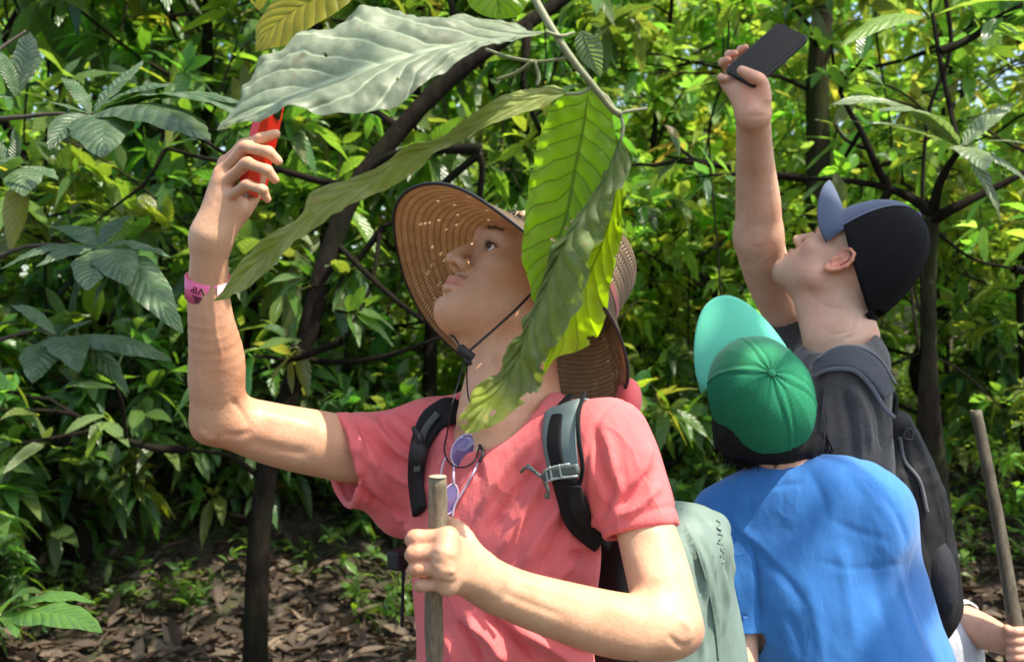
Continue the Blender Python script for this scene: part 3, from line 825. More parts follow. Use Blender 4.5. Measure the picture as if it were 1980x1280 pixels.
for l in ([(1384,1006),(1392,1012),(1386,1020),(1394,1026)],[(1388,1032),(1396,1036),(1390,1044)],[(1386,1050),(1398,1054),(1392,1062),(1400,1068)],[(1392,1074),(1400,1080),(1396,1088)]):
    t_=tryon(BP1,l,.0012)
    if len(t_)>2: M_.add(*tube(t_,.0011,6,14))
if M_.n: M_.build('raised_emblem',cloth('sage_print',(.125,.175,.145),weave=1200),bp)
t_=tryon(BP1,[(1318,985),(1352,1075),(1378,1180),(1388,1275)],.001)
if len(t_)>2: M_=MB(); M_.add(*tube(t_,.0016,6,50)); M_.build('cover_seam',COVER,bp)
S=SDF(); S.box(T(.02,-.135,-.33),(.125,.035,.23),RT,.03,.01); v,q=S.mesh(.008); mesh_obj('back_panel',v,q,BPK,bp)
def strap(tree,pts,w,off,th,mt,name='shoulder_strap',par=None,extra=(),extra_end=(),segs=50,camber=.0):
    a=[];nn=[]
    for x,y in pts:
        try: p,n=onto(tree,x,y,off); a.append(p);nn.append(n)
        except RuntimeError: pass
    nn=np.array(nn)
    for _ in range(3): # smooth the normals
        nn2=nn.copy(); nn2[1:-1]=(nn[:-2]+nn[1:-1]+nn[2:])/3; nn=nn2
    a=np.array(a)
    if len(extra): a=np.vstack([[e[0] for e in extra],a]); nn=np.vstack([[e[1] for e in extra],nn])
    if len(extra_end): a=np.vstack([a,[e[0] for e in extra_end]]); nn=np.vstack([nn,[e[1] for e in extra_end]])
    W=np.interp(np.linspace(0,1,len(a)),np.linspace(0,1,len(np.atleast_1d(w))),np.atleast_1d(w))
    M_=MB(); M_.add(*ribbon(a,W,nn,th,segs,8,camber)); o=M_.build(name,mt,par); return a,nn
ls=[(1148,748),(1120,765),(1098,790),(1088,820),(1088,860),(1094,900),(1102,925)]
st,sn=strap(SH1,ls,[.040,.050,.054,.054,.050,.044],.006,.007,MINT,par=bp,extra=[(T(.105,-.11,.00),A(0,.6,.8)),(T(.105,-.06,.052),A(0,0,1))])
strap(SH1,[(1132,760),(1108,778),(1090,803),(1082,838),(1082,872),(1092,912)],[.014,.020,.023,.020],.0105,.0030,BPK,'strap_webbing',bp)
strap(SH1,[(1150,752),(1135,775),(1128,810),(1127,850),(1130,900),(1134,940)],[.006,.006,.006,.006],.0115,.003,BPK,'strap_edge',bp)
strap(SH1,[(1100,922),(1112,960),(1128,1000),(1148,1040),(1163,1072)],[.040,.040,.034,.030],.010,.008,BPK,'lower_strap',bp)
strap(SH1,[(1120,930),(1140,985),(1160,1040),(1180,1085),(1200,1120)],[.018,.018,.02,.024],.015,.004,BPK,'adjusting_strap',bp)
strap(SH1,[(1158,1068),(1172,1098),(1190,1130)],[.030,.034,.034],.011,.005,BPK,'lower_strap',bp)
# right strap (far shoulder)
strap(SH1,[(872,798),(848,815),(828,845),(818,880),(815,920),(818,960),(822,990)],[.036,.040,.042,.040,.034,.03],.009,.011,BPK,par=bp,extra=[(T(-.10,-.10,.0),A(0,.6,.8)),(T(-.085,-.04,.050),A(0,0,1))])
strap(SH1,[(858,812),(838,840),(828,880),(826,915)],[.012,.014,.014],.0165,.004,CLOTHG:=cloth('dark_grey_webbing',(.06,.065,.065),weave=1300),'strap_edge',bp)
# sternum buckle
BUCK=simple('buckle_plastic',(.10,.13,.12),.3,bstr=.05)
b0,bn=onto(SH1,1092,908,.022); b1,_=onto(SH1,1122,900,.021); b2,_=onto(SH1,1062,918,.020)
M_=MB(); M_.add(*ribbon([b1+nrm(b1-b0)*.004,b0,b2],[.0125,.0145,.013],bn,.005,14,6)); M_.build('buckle',BUCK,bp)
M_=MB()
for l,r_ in (([(1120,893),(1095,898),(1070,905)],.0016),([(1122,909),(1096,915),(1072,922)],.0016),([(1088,897),(1091,918)],.0015),([(1104,894),(1107,914)],.0015),([(1076,903),(1079,921)],.0013)):
    M_.add(*tube([onto(SH1,x,y,.0255)[0] for x,y in l],r_,6,8))
M_.build('buckle_rib',simple('pale_buckle_edge',(.33,.40,.37),.3,bstr=0),bp)
M_=MB()
for l,r_ in (([(1062,918),(1045,917),(1028,925)],.0022),([(1062,922),(1052,935),(1044,950)],.0024),([(1050,918),(1046,908)],.0018),([(1046,950),(1040,945)],.0022),([(1068,912),(1082,905),(1110,898)],.0020)):
    M_.add(*tube([onto(SH1,x,y,.020)[0] for x,y in l],r_,8,12))
M_.build('buckle_prong',BUCK,bp)
S=SDF(); c,n_=onto(SH1,832,882,.02); S.ell(c,(.013,.010,.020),None,.004); S.cone(c+A(.002,-.004,.02),c+A(-.006,-.004,.034),.006,.004,.006); v,q=S.mesh(.002); mesh_obj('strap_adjuster',v,q,BLK,bp)
S=SDF(); S.box(Q(776,1080,1.30),(.011,.02,.014),RT,.004,.004); S.cone(Q(780,1100,1.30),Q(777,1210,1.32),.003,.003,.002); S.cone(Q(772,1090,1.30),Q(762,1230,1.33),.0015,.0015,.002); v,q=S.mesh(.0025); mesh_obj('hip_belt_buckle',v,q,BLK,bp)
# ---------------------------------------------------------------- walking stick in the fist
def barkstick(name,k=1.0):
    m,nt,b,o=nmat(name)
    n1=noise(nt,40,5,.65,stretch=(1,1,.12)); n2=noise(nt,300,3,.6,stretch=(1,1,.2))
    c=ramp(nt,n1,[(.3,(.10*k,.07*k,.04*k)),(.5,(.24*k,.19*k,.12*k)),(.7,(.36*k,.31*k,.22*k))]); c=mix(nt,c,ramp(nt,n2,[(.3,(.6,.6,.6)),(.7,(1.1,1.1,1.1))]),1.0,'MULTIPLY')
    nt.links.new(c,b.inputs['Base Color']); b.inputs['Roughness'].default_value=.8
    nt.links.new(bump(nt,n1,.6,.002,bump(nt,n2,.5,.001)),b.inputs['Normal']); return m
BARK1=barkstick('peeled_wood')
stk=thing('walking_stick','thick wooden walking stick gripped in the fist of the young man','walking stick',(Q(838,1280,.93)[0],.93*K1,0))
top=Q(846,922,.922); bot=Q(838,1280,.95); dr=(bot-top); gl_=top+dr*(top[2]/(top[2]-bot[2]))
L=[top+(gl_-top)*t for t in np.linspace(0,1,40)]
L=[p+A(math.sin(i*1.3)*.0012,math.cos(i*.9)*.001,0) for i,p in enumerate(L)]
M_=MB(); M_.add(*tube(L,[.0092+.0007*math.sin(i*1.7) for i in range(40)],20,160,jit=.03)); M_.build('shaft',BARK1,stk)
M_=MB(); M_.add(*tube([top+A(0,0,.0),top+A(0,0,.0012)],[.0095,.0082],20)); M_.build('cut_end',simple('cut_wood',(.55,.42,.25),.7),stk)
# ---------------------------------------------------------------- red phone
def rbox_mesh(c,X,Y,Z,hx,hy,hz,r=.008,n=6,e=.0015):
    """rounded slab: X width, Z length, Y thickness"""
    out=[]
    for sx,sz,a0 in ((1,1,0),(-1,1,90),(-1,-1,180),(1,-1,270)):
        for k in range(n+1):
            a=math.radians(a0+90*k/n); out.append((sx*(hx-r)+r*math.cos(a),sz*(hz-r)+r*math.sin(a)))
    V=[];m=len(out)
    for yy,sc in ((-hy,e),(-hy+e,0),(hy-e,0),(hy,e)):
        for x,z in out:
            f=1-sc/max(hx,hz)
            V.append(c+X*x*f+Z*z*f+Y*yy)
    F=[tuple(range(m-1,-1,-1)),tuple(3*m+k for k in range(m))]
    for i in range(3):
        for k in range(m): F.append((i*m+k,i*m+(k+1)%m,(i+1)*m+(k+1)%m,(i+1)*m+k))
    return V,F
RED=simple('red_plastic',(.62,.015,.012),.25,var=.03,bstr=0,coat=.6)
pc=Q(507,280,1.186); Zp=nrm(A(.20,.05,1)); Xp=nrm(A(.10,.99,0)-Zp*np.dot(A(.10,.99,0),Zp)); Yp=np.cross(Zp,Xp)
ph=thing('phone','phone in a glossy red case held upright under the silvery leaf','phone',pc)
M_=MB(); M_.add(*rbox_mesh(pc,Xp,Yp,Zp,.036,.0052,.069)); M_.build('case',RED,ph,smooth=False)
GLASS=simple('black_glass',(.004,.004,.005),.06,bstr=0,coat=1)
M_=MB(); M_.add(*rbox_mesh(pc+Yp*.0050,Xp,Yp,Zp,.033,.0007,.066,.007)); M_.build('screen',GLASS,ph,smooth=False)
M_=MB(); M_.add(*rbox_mesh(pc-Yp*.0058+Zp*.052+Xp*.014,Xp,Yp,Zp,.012,.0012,.012,.004)); M_.build('camera_bump',GLASS,ph,smooth=False)
# ---------------------------------------------------------------- pink wristband
wb=thing('wristband','bright pink paper wristband with a dark stamp on the raised wrist','wristband',Q(401,556,1.2))
PNK=simple('pink_vinyl',(.88,.15,.32),.4,var=.04,bstr=.05); PNKW=simple('pale_pink_vinyl',(.85,.62,.62),.4,var=.04,bstr=.05)
wc=Q(401,556,1.196); ax=nrm(Q(404,500,1.178)-Q(402,600,1.205)); wx=nrm(A(1,0,0)-ax*ax[0]); wy=np.cross(ax,wx)
ra,rb_,hh=qx(42,1.2),qx(42,1.2),qx(23,1.2)
def band(a0,a1,r_off,h,mt,name,n=60):
    V=[];F=[]
    for i in range(n+1):
        a=a0+(a1-a0)*i/n
        for (o_,z) in ((0,-h),(0,h),(-.0008,h),(-.0008,-h)):
            V.append(wc+wx*(ra+r_off+o_)*math.cos(a)+wy*(rb_+r_off+o_)*math.sin(a)+ax*(z+.002*math.sin(a*2)))
    for i in range(n):
        for k in range(4): F.append((i*4+k,(i+1)*4+k,(i+1)*4+(k+1)%4,i*4+(k+1)%4))
    M_=MB(); M_.add(V,F); return M_.build(name,mt,wb)
band(0,2*math.pi,0,hh,PNK,'band'); band(math.radians(-50),math.radians(5),.0009,hh,PNKW,'adhesive_tab',20)
INK=simple('dark_ink',(.10,.004,.03),.6,bstr=0)
def stroke(pts,w):
    v=[];f=[];pts=resample([(a,b,0) for a,b in pts],6) if len(pts)>2 else np.array([(pts[0][0]*(1-t)+pts[1][0]*t,pts[0][1]*(1-t)+pts[1][1]*t,0) for t in np.linspace(0,1,6)])
    T_=np.gradient(pts,axis=0)
    for p,t_ in zip(pts,T_):
        t_=nrm(t_); nn_=A(-t_[1],t_[0],0); v+=[p+nn_*w/2,p-nn_*w/2]
    return v,[(2*i,2*i+2,2*i+3,2*i+1) for i in range(len(pts)-1)]
def wrap(x,z,a0=math.radians(-100),off=.0011):
    a=a0+x/ra; return wc+wx*(ra+off)*math.cos(a)+wy*(rb_+off)*math.sin(a)+ax*(z+.002*math.sin(a*2))
M_=MB(); 
for pl in ([(-.0095,.006),(-.0055,-.006)],[(-.0055,-.006),(-.0015,.006)],[(.0012,.006),(.0012,-.006)],[(.0048,.006),(.0048,-.006)],[(.0048,.0055),(.0085,.0052),(.0098,.0030),(.0085,.0006),(.0048,.0004)]):
    v_,f_=stroke(pl,.0017); M_.add([wrap(-a[0]*.9,-a[1]*.8+.0055,off=.0011+.00003*len(pl)) for a in v_],f_)
for k in range(4):
    h0=-.0025-.0026*k; w_=.0068-.0014*k
    vs=[];
    for i in range(9):
        x=-w_+2*w_*i/8; vs+= [wrap(x,h0-.0008*(1-(x/w_)**2)),wrap(x,h0-.0016-.0010*(1-(x/w_)**2))]
    M_.add(vs,[(2*i,2*i+2,2*i+3,2*i+1) for i in range(8)])
M_.build('lettering',INK,wb,smooth=False)
# ---------------------------------------------------------------- caps
def make_cap(O,R,s,name,label,loc,front,rest,brimm,radii=(.083,.103,.112),cz=.018,zf=.040,zb=-.020,brim_len=.072,brim_curve=.030,brim_tilt=-.01,arch=.03,bw=.080,bexp=2.6,seam=.0016,button=None,tilt=0,dent=0):
    cap=thing(name,label,'cap',loc)
    W=lambda l: O+s*(np.asarray(l,float)@R.T)
    rx,ry,rz=radii; cy_=-.014
    nt_,npz=144,34
    def zrim(a): # a=0 front
        f=(1+math.cos(a))/2; z=zb+(zf-zb)*f
        bk=math.pi-abs(math.pi-(a%(2*math.pi))) # angle from front 0..pi
        b=math.pi-bk
        if b<.42: z+=arch*math.sqrt(max(0,1-(b/.42)**2))
        return z
    def pt(a,p): # p 0 rim ..1 top
        z0=max(-.95,min(.95,(zrim(a)-cz)/rz)); ph0=math.asin(z0); ph=ph0+(math.pi/2-ph0)*p
        e=.86; c_=math.cos(ph); c_=abs(c_)**e
        if ph<0: c_=1-(1-math.cos(ph))*.55
        x=rx*c_*math.sin(a); y=cy_+ry*c_*math.cos(a); z=cz+rz*math.sin(ph)
        return np.array([x,y,z])
    def panelsurf(off):
        V=[]
        for i in range(npz):
            p=i/(npz-1)
            for k in range(nt_):
                a=2*math.pi*k/nt_; v=pt(a,p)
                # seam ridges on the six panels (one at the front centre)
                da=abs(((a+math.pi/6*0)%(math.pi/3)+math.pi/6)%(math.pi/3)-math.pi/6)*max(.15,1-p)*rx
                sm=seam*math.exp(-(da/.0022)**2)*1.0-seam*.9*(math.exp(-((da-.0045)/.0016)**2))
                out=nrm(v-np.array([0,cy_,cz]))
                dn=-dent*math.exp(-((p-.55)/.16)**2)*math.exp(-((a-(2*math.pi-1.1))/.55)**2) if dent else 0
                sag=-.004*math.sin(p*math.pi)*(abs(math.cos(3*a)))*1.0
                V.append(v+out*(off+sm+dn+sag*.6))
        return np.array(V)
    Vo=panelsurf(0.0); Vi=panelsurf(-.002)
    F=grid_faces(npz,nt_,True)
    Ff=[];Fr=[]
    for idx,f in enumerate(F):
        k=(idx%nt_+.5)/nt_*2*math.pi
        (Ff if (k<math.pi/3 or k>2*math.pi-math.pi/3) else Fr).append(f)
    n=nt_
    Fi=[tuple(reversed([a+len(Vo) for a in f])) for f in F]; rimf=[(k,(k+1)%n,(k+1)%n+len(Vo),k+len(Vo)) for k in range(n)]
    M_=MB(); M_.add(W(np.vstack([Vo,Vi])),Fr+Fi+rimf); M_.build('crown',rest,cap)
    M_=MB(); M_.add(W(Vo),Ff); M_.build('front_panel',front,cap)
    # brim
    na,nb=41,12; V=[]
    for sgn in (1,-1):
        for i in range(nb):
            t=i/(nb-1)
            for j in range(na):
                a=-1+2*j/(na-1); th=a*1.12
                base=pt(th%(2*math.pi),0)
                ext=brim_len*math.sqrt(max(0.0,1-(abs(a)**bexp)))
                x=base[0]+(bw*a*1.0-base[0])*min(1,t*1.3)*.9; y=base[1]+t*ext
                z=base[2]-.002+brim_tilt*t*math.sqrt(max(0,1-a*a))-brim_curve*((abs(x)/bw)**2-.30)*min(1,t*1.15)**.8
                V.append([x,y,z+sgn*.0016])
    m=na*nb; f1=grid_faces(nb,na); F=[tuple(reversed(f)) for f in f1]+[tuple(x+m for x in f) for f in f1]
    F+=[((nb-1)*na+j,(nb-1)*na+j+1,m+(nb-1)*na+j+1,m+(nb-1)*na+j) for j in range(na-1)]
    F+=[(i*na,(i+1)*na,m+(i+1)*na,m+i*na) for i in range(nb-1)]+[(i*na+na-1,m+i*na+na-1,m+(i+1)*na+na-1,(i+1)*na+na-1) for i in range(nb-1)]
    M_=MB(); M_.add(W(V),F); M_.build('brim',brimm,cap)
    tp=pt(0,1)
    S=SDF(); S.ell(W(tp+np.array([0,0,.001])),np.array((.0075,.0075,.0042))*s,R,.001); v,q=S.mesh(.0012); mesh_obj('button',v,q,button or rest,cap)
    # adjusting strap under the arch
    L=[pt((math.pi+x),0.0)*np.array([1,1,0])+np.array([0,0,zb+.004]) for x in np.linspace(-.45,.45,13)]
    M_=MB(); nn=np.array([nrm(R@(l-np.array([0,cy_,l[2]]))) for l in L])
    M_.add(*ribbon(W(L),.017*s,nn,.002,24,4)); M_.build('adjusting_strap',rest,cap)
    return cap
def fabric_mesh(name,c,sc=.0016,rough=.8):
    m,nt,b,o=nmat(name)
    v=N(nt,'ShaderNodeTexVoronoi'); v.inputs['Scale'].default_value=520; tc=N(nt,'ShaderNodeTexCoord'); nt.links.new(tc.outputs['Object'],v.inputs['Vector'])
    cc=ramp(nt,v.outputs['Distance'],[(.15,tuple(x*.35 for x in c)),(.45,c)])
    nt.links.new(cc,b.inputs['Base Color']); b.inputs['Roughness'].default_value=rough; b.inputs['Specular IOR Level'].default_value=.3; b.inputs['Sheen Weight'].default_value=.0; b.inputs['Specular IOR Level'].default_value=.15
    w=bump(nt,noise(nt,30,4),.4,.004); nt.links.new(bump(nt,v.outputs['Distance'],.5,.0008,w),b.inputs['Normal']); return m
# ---------------------------------------------------------------- man in the grey shirt
F2=nrm(A(-.50,.45,.75)); U2=A(.74,-.25,.60); R2=frame(F2,U2)
HS2=.97
O2=P(1622,507,2.02)-HS2*(R2@A(.078,-.012,-.004))
H2=lambda *l: O2+HS2*(R2@np.array(l,float))
SL2=P(1648,770,1.92); SR2=P(1568,700,2.24); MS2=(SL2+SR2)/2
X2=SL2-SR2; X2[2]=0; X2=nrm(X2); F2t=np.cross(X2,A(0,0,1)); RT2=np.stack([X2,F2t,A(0,0,1)],1)
T2=lambda x,y,z: MS2+RT2@A(x,y,z)
man2=thing('person','man in dark grey t-shirt and trucker cap looking up with one arm raised high','person',(MS2[0],MS2[1],0))
def man2_body():
    S=SDF()
    S.ell(T2(0,0,-.15),(.14,.09,.17),RT2,.03); S.ell(T2(0,0,-.4),(.13,.09,.18),RT2,.05)
    S.cone(T2(-.13,0,-.02),T2(.13,0,-.02),.045,.045,.04)
    head_sdf(S,O2,R2,HS2,(1,1),1.08)
    nb=T2(0,-.01,.05)
    S.cone(H2(0,-.035,-.045),P(1632,655,2.07),.050,.058,.025); S.cone(H2(0,.020,-.080),P(1592,655,2.07),.036,.042,.025)
    S.cone(P(1632,655,2.07),T2(0,-.01,-.04),.062,.08,.02)
    
    S.cone(H2(.01,-.075,-.03),P(1668,650,2.05),.026,.03,.02)
    # raised arm
    S.chain([P(1560,690,2.34),P(1530,625,2.33),P(1498,560,2.30),P(1474,495,2.25),P(1466,455,2.22)],[px(r,2.25) for r in (48,44,46,46,45)],.006)
    S.chain([P(1466,457,2.22),P(1466,400,2.18),P(1461,330,2.12),P(1458,270,2.05),P(1456,222,1.99)],[px(r,2.1) for r in (46,45,38,33,31)],.02)
    
    # hand: palm towards us, thumb across the phone, finger tips over its left edge
    W=P(1456,215,1.975)
    S.cone(W,P(1452,175,1.975),px(29,1.97),px(26,1.97),.02,'add',(A(0,1,0),.75))
    S.cone(W,P(1425,170,1.985),px(24,1.97),px(17,1.97),.02)
    mc=[(1462,150,2.02),(1440,148,2.025),(1420,150,2.02),(1407,160,2.005)]
    for m_ in mc: S.cone(W,P(*m_),px(22,2),px(15,2),.012)
    rr=[px(k,2) for k in (10.5,9.8,9.2,8)]
    finger(S,[P(1462,150,2.02),P(1448,118,2.045),P(1432,98,2.03),P(1442,93,2.0)],px(9.8,2),.003)
    finger(S,[P(1440,148,2.025),P(1424,122,2.045),P(1409,107,2.02),P(1421,104,1.988)],px(10,2),.003)
    finger(S,[P(1420,150,2.02),P(1408,134,2.035),P(1397,121,2.01),P(1408,116,1.985)],px(9.6,2),.003)
    finger(S,[P(1407,160,2.005),P(1399,158,2.0),P(1394,150,1.985),P(1402,152,1.968)],px(8.4,2),.003)
    S.chain([P(1474,190,1.96),P(1470,160,1.95),P(1452,147,1.935),P(1434,137,1.935)],[px(k,1.95) for k in (18,15.5,12.5,9.5)],.01)
    v,q=S.mesh(.0028); c=head_cols(v,O2,R2,HS2,brow=1,shave=1,hairc=(.5,.4,.32))
    knuckle_cols(v,c,[P(1442,93,2.0),P(1421,104,1.988),P(1408,116,1.985)],.014,(1.05,.75,.72)); knuckle_cols(v,c,[P(1454,180,1.95)],.03,(1.03,.85,.82))
    knuckle_cols(v,c,[H2(.045,.06,-.03)],.03,(1.04,.86,.84))
    n=vnormals(v,q); d=np.zeros(len(v)); tr=bvh(v,q)
    for l,w_,a in [([(1420,222),(1455,226),(1486,222)],.004,-.0014),([(1660,600),(1640,640),(1600,648)],.004,-.002),([(1672,612),(1655,648),(1625,655)],.004,-.0018),([(1560,560),(1590,590),(1640,600)],.005,-.0016),([(1436,472),(1465,478),(1500,472)],.004,-.0006)]:
        pts=[]
        for x,y in l:
            try: pts.append(onto(tr,x,y)[0])
            except RuntimeError: pass
        if len(pts)>1: fold(v,n,np.array(pts),w_,a,d)
    mesh_obj('body',v+n*d[:,None],q,SK2,man2,True,c); make_eyes(man2,O2,R2,HS2,(.05,.09,.12))
man2_body()
GREY=cloth('heather_grey_cotton',(.066,.062,.060),var=.08,heather=.30,wr=.3,sheen=.3)
S=SDF()
S.ell(T2(0,.005,-.14),(.165,.118,.19),RT2,.03); S.ell(T2(0,.0,-.38),(.155,.118,.2),RT2,.06); S.ell(T2(0,0,-.60),(.165,.125,.16),RT2,.06)
S.cone(T2(-.14,0,-.01),T2(.15,0,-.012),.062,.062,.05)
S.cone(P(1632,690,2.05),T2(.12,-.0,.01),.066,.055,.04); S.cone(P(1632,690,2.05),T2(-.12,0,.01),.066,.055,.04)
S.ell(P(1655,705,2.06),(.062,.07,.055),None,.04)
S.chain([SL2,P(1652,860,1.88),P(1650,960,1.86)],[px(r,1.9) for r in (62,70,72)],.05)
S.chain([P(1568,700,2.32),P(1543,640,2.32),P(1526,598,2.31)],[px(r,2.3) for r in (56,54,54)],.04)
S.cone(P(1622,652,2.06),P(1606,600,2.0),.067,.088,.006,'sub')
dl=nrm(P(1510,580,2.29)-P(1545,650,2.32)); cr=P(1528,600,2.31)
S.half(cr,dl,.003,.1); S.cone(cr+dl*.05,cr-dl*.06,px(52,2.3),px(46,2.3),.003,'sub')
S.half(P(1650,985,1.86),A(0,0,-1),.004,.095); 
v,q=S.mesh(.0045); n=vnormals(v,q); d=np.zeros(len(v)); tr=bvh(v,q)
for l,w_,a in [([(1600,760),(1605,830),(1600,900)],.011,.006),([(1625,745),(1645,820),(1650,900)],.010,-.006),([(1650,740),(1675,810),(1685,880)],.010,.006),
    ([(1670,735),(1700,800),(1708,880)],.009,-.006),([(1590,740),(1585,800),(1582,860)],.008,-.005),([(1640,740),(1660,800),(1668,900)],.007,.004),([(1690,745),(1715,800),(1720,870)],.007,.004),
    ([(1600,668),(1650,662),(1700,672)],.004,-.002),([(1590,690),(1640,676),(1690,684)],.006,.0025)]:
    pts=[]
    for x,y,_ in resample([(x,y,0) for x,y in l],6):
        try: pts.append(onto(tr,x,y)[0])
        except RuntimeError: pass
    if len(pts)>1: fold(v,n,np.array(pts),w_*.75,a*1.7,d)
d+=fbm(v*A(11,11,6),3,21)*.003
v=v+n*d[:,None]; mesh_obj('t_shirt',v,q,GREY,man2); SH2=bvh(v,q)
# near arm hangs down in front of him
S=SDF(); S.chain([P(1650,950,1.87),P(1645,1080,1.86),P(1600,1200,1.80)],[.042,.038,.028],.02)
v,q=S.mesh(.006); mesh_obj('arm',v,q,SK2,man2,True,np.ones((len(v),3)))
lower_body(man2,T2(0,0,-.64),X2,F2t,0.0,cloth('khaki_trouser_cloth',(.14,.12,.09)),.085,.08,SHOE)
NAVY=cloth('slate_blue_foam',(.070,.092,.150),weave=1500,var=.05,wr=.08,sheen=.3)
BLKMESH=fabric_mesh('black_cap_mesh',(.006,.006,.007))
cap2=make_cap(O2,R2,HS2,'trucker_cap','trucker cap with slate blue front and brim and black mesh back',O2,NAVY,BLKMESH,NAVY,radii=(.089,.122,.178),cz=.006,zf=.080,zb=-.030,brim_len=.074,brim_curve=.062,brim_tilt=.004,bexp=4,dent=.010,bw=.082,button=NAVY)
# phone
c4=[P(1396,138,1.975),P(1508,48,2.02),P(1557,80,1.985),P(1470,166,1.94)]
pc=(c4[0]+c4[1]+c4[2]+c4[3])/4; Zp=nrm(c4[1]+c4[2]-c4[0]-c4[3]); Xp=c4[2]+c4[3]-c4[0]-c4[1]; Xp=nrm(Xp-Zp*(Xp@Zp)); Yp=np.cross(Zp,Xp)
ph2=thing('phone','black phone held up high by the man in grey, screen reflecting leaves','phone',pc)
hz=np.linalg.norm(c4[1]+c4[2]-c4[0]-c4[3])/4*1.06; hx=np.linalg.norm(c4[2]+c4[3]-c4[0]-c4[1])/4
M_=MB(); M_.add(*rbox_mesh(pc,Xp,Yp,Zp,hx,.0048,hz,.011)); M_.build('case',BLK,ph2,smooth=False)
sg=-1 if Yp[1]>0 else 1
M_=MB(); M_.add(*rbox_mesh(pc+Yp*sg*.0046,Xp,Yp,Zp,hx-.004,.0008,hz-.004,.009)); M_.build('screen',simple('mirror_glass',(.006,.007,.006),.05,bstr=0,coat=0,spec=.2),ph2,smooth=False)
# black backpack
BPB=cloth('black_pack_nylon',(.010,.010,.011),weave=1400,var=.15,wr=.5,sheen=.0,rough=.6)
bp2=thing('backpack','black backpack with grey mesh strap on the back of the man in grey','backpack',T2(0,-.2,-.7))
S=SDF(); S.chain([P(1728,825,1.98),P(1740,900,1.99),P(1755,1000,2.0),P(1765,1100,2.0),P(1770,1165,2.0)],[px(r,2.0) for r in (40,58,75,80,82)],.03); S.cone(P(1700,950,1.98),P(1710,1120,1.98),.07,.09,.05)
v,q=S.mesh(.006); n=vnormals(v,q); d=fbm(v*A(14,14,5),3,8)*.008; tr=bvh(v,q)
for l,w_,a in [([(1740,830),(1770,960),(1800,1100)],.006,-.008),([(1760,810),(1800,920),(1825,1040)],.006,.007),([(1750,900),(1770,1000),(1780,1100)],.008,.006),([(1800,900),(1830,1040),(1845,1150)],.004,-.006),([(1780,1170),(1820,1150),(1850,1140)],.006,-.008)]:
    pts=[]
    for x,y,_ in resample([(x,y,0) for x,y in l],6):
        try: pts.append(onto(tr,x,y)[0])
        except RuntimeError: pass
    if len(pts)>1: fold(v,n,np.array(pts),w_,a,d)
v=v+n*d[:,None]; mesh_obj('pack_body',v,q,BPB,bp2); PB2=bvh(v,q)
S=SDF(); S.ell(P(1800,1120,1.96),(px(40,1.95),.08,px(90,1.95)),None,.01); v,q=S.mesh(.005); mesh_obj('side_pocket',v,q,cloth('charcoal_pack_mesh',(.022,.022,.027),sheen=0),bp2)
GM=fabric_mesh('grey_air_mesh',(.085,.09,.10)); EDG=cloth('grey_strap_edge',(.10,.105,.12),weave=1300)
strap(SH2,[(1582,718),(1610,700),(1650,700),(1685,722),(1712,765),(1728,800)],[.046,.052,.056,.052,.04],.008,.010,GM,par=bp2,segs=60)
strap(SH2,[(1580,735),(1610,722),(1650,724),(1680,745),(1705,785),(1722,812)],[.008,.008,.008],.0145,.004,EDG,'strap_edge',bp2,segs=60)
strap(SH2,[(1590,703),(1620,686),(1655,684),(1690,702),(1718,745),(1735,790)],[.008,.008,.008],.0145,.004,EDG,'strap_edge',bp2,segs=60)
M_=MB(); M_.add(*tube([P(1722,780,1.93),P(1728,760,1.925),P(1732,775,1.93),P(1730,800,1.93)],.005,8,20)); M_.build('haul_loop',BPB,bp2)
def clip(pts,r,name,mt,par): M_=MB(); M_.add(*tube(pts,r,8,30)); M_.build(name,mt,par)
try:
    clip([onto(PB2,x,y,.008)[0] for x,y in ((1745,835),(1752,828),(1760,838),(1756,850),(1746,846),(1745,835))],.0022,'buckle',BLK,bp2)
    clip([onto(PB2,x,y,.004)[0] for x,y in ((1738,845),(1750,890),(1775,930),(1790,990))],.004,'zip',EDG,bp2)
except RuntimeError: pass
# ---------------------------------------------------------------- person in the green cap
U3=A(-.08,-.86,.50); F3=A(-.32,.44,.84); R3=frame(F3,U3); KS=.93; O3=P(1462,765,1.76)
H3=lambda *l: O3+KS*(R3@np.array(l,float))
SL3=P(1425,1005,1.78); SR3=P(1668,990,1.70); MS3=(SL3+SR3)/2
X3=SR3-SL3; X3=-X3; X3[2]=0; X3=nrm(X3)  # person's own left is on the picture's left
F3t=np.cross(X3,A(0,0,1)); RT3=np.stack([X3,F3t,A(0,0,1)],1)
T3=lambda x,y,z: MS3+RT3@A(x,y,z)
kid=thing('person','person in bright blue t-shirt and green cap seen from behind, head tilted back','person',(MS3[0],MS3[1],0))
S=SDF(); head_sdf(S,O3,R3,KS,(0,0))
S.cone(H3(0,-.035,-.04),T3(0,.0,.05),.050,.055,.03); S.cone(T3(0,0,.05),T3(0,0,-.05),.06,.09,.04)
S.ell(T3(0,0,-.15),(.13,.08,.16),RT3,.04); S.ell(T3(-.09,0.0,-.4),(.11,.08,.18),RT3,.05)
S.chain([P(1415,1010,1.76),P(1432,1130,1.72),P(1434,1240,1.70),P(1430,1330,1.66)],[px(r,1.72) for r in (34,34,33,31)],.012)
S.chain([SR3,P(1740,1060,1.85),P(1700,1150,1.98)],[px(r,1.8) for r in (40,38,34)],.03)
S.chain([P(1430,1330,1.72),P(1440,1300,1.60),P(1450,1290,1.9)],[.034,.03,.024],.02) if False else None
v,q=S.mesh(.004); mesh_obj('body',v,q,SK3,kid,True,head_cols(v,O3,R3,KS)); 
BLUE=cloth('royal_blue_cotton',(.032,.17,.47),var=.07,wr=.35,sheen=.3)
S=SDF()
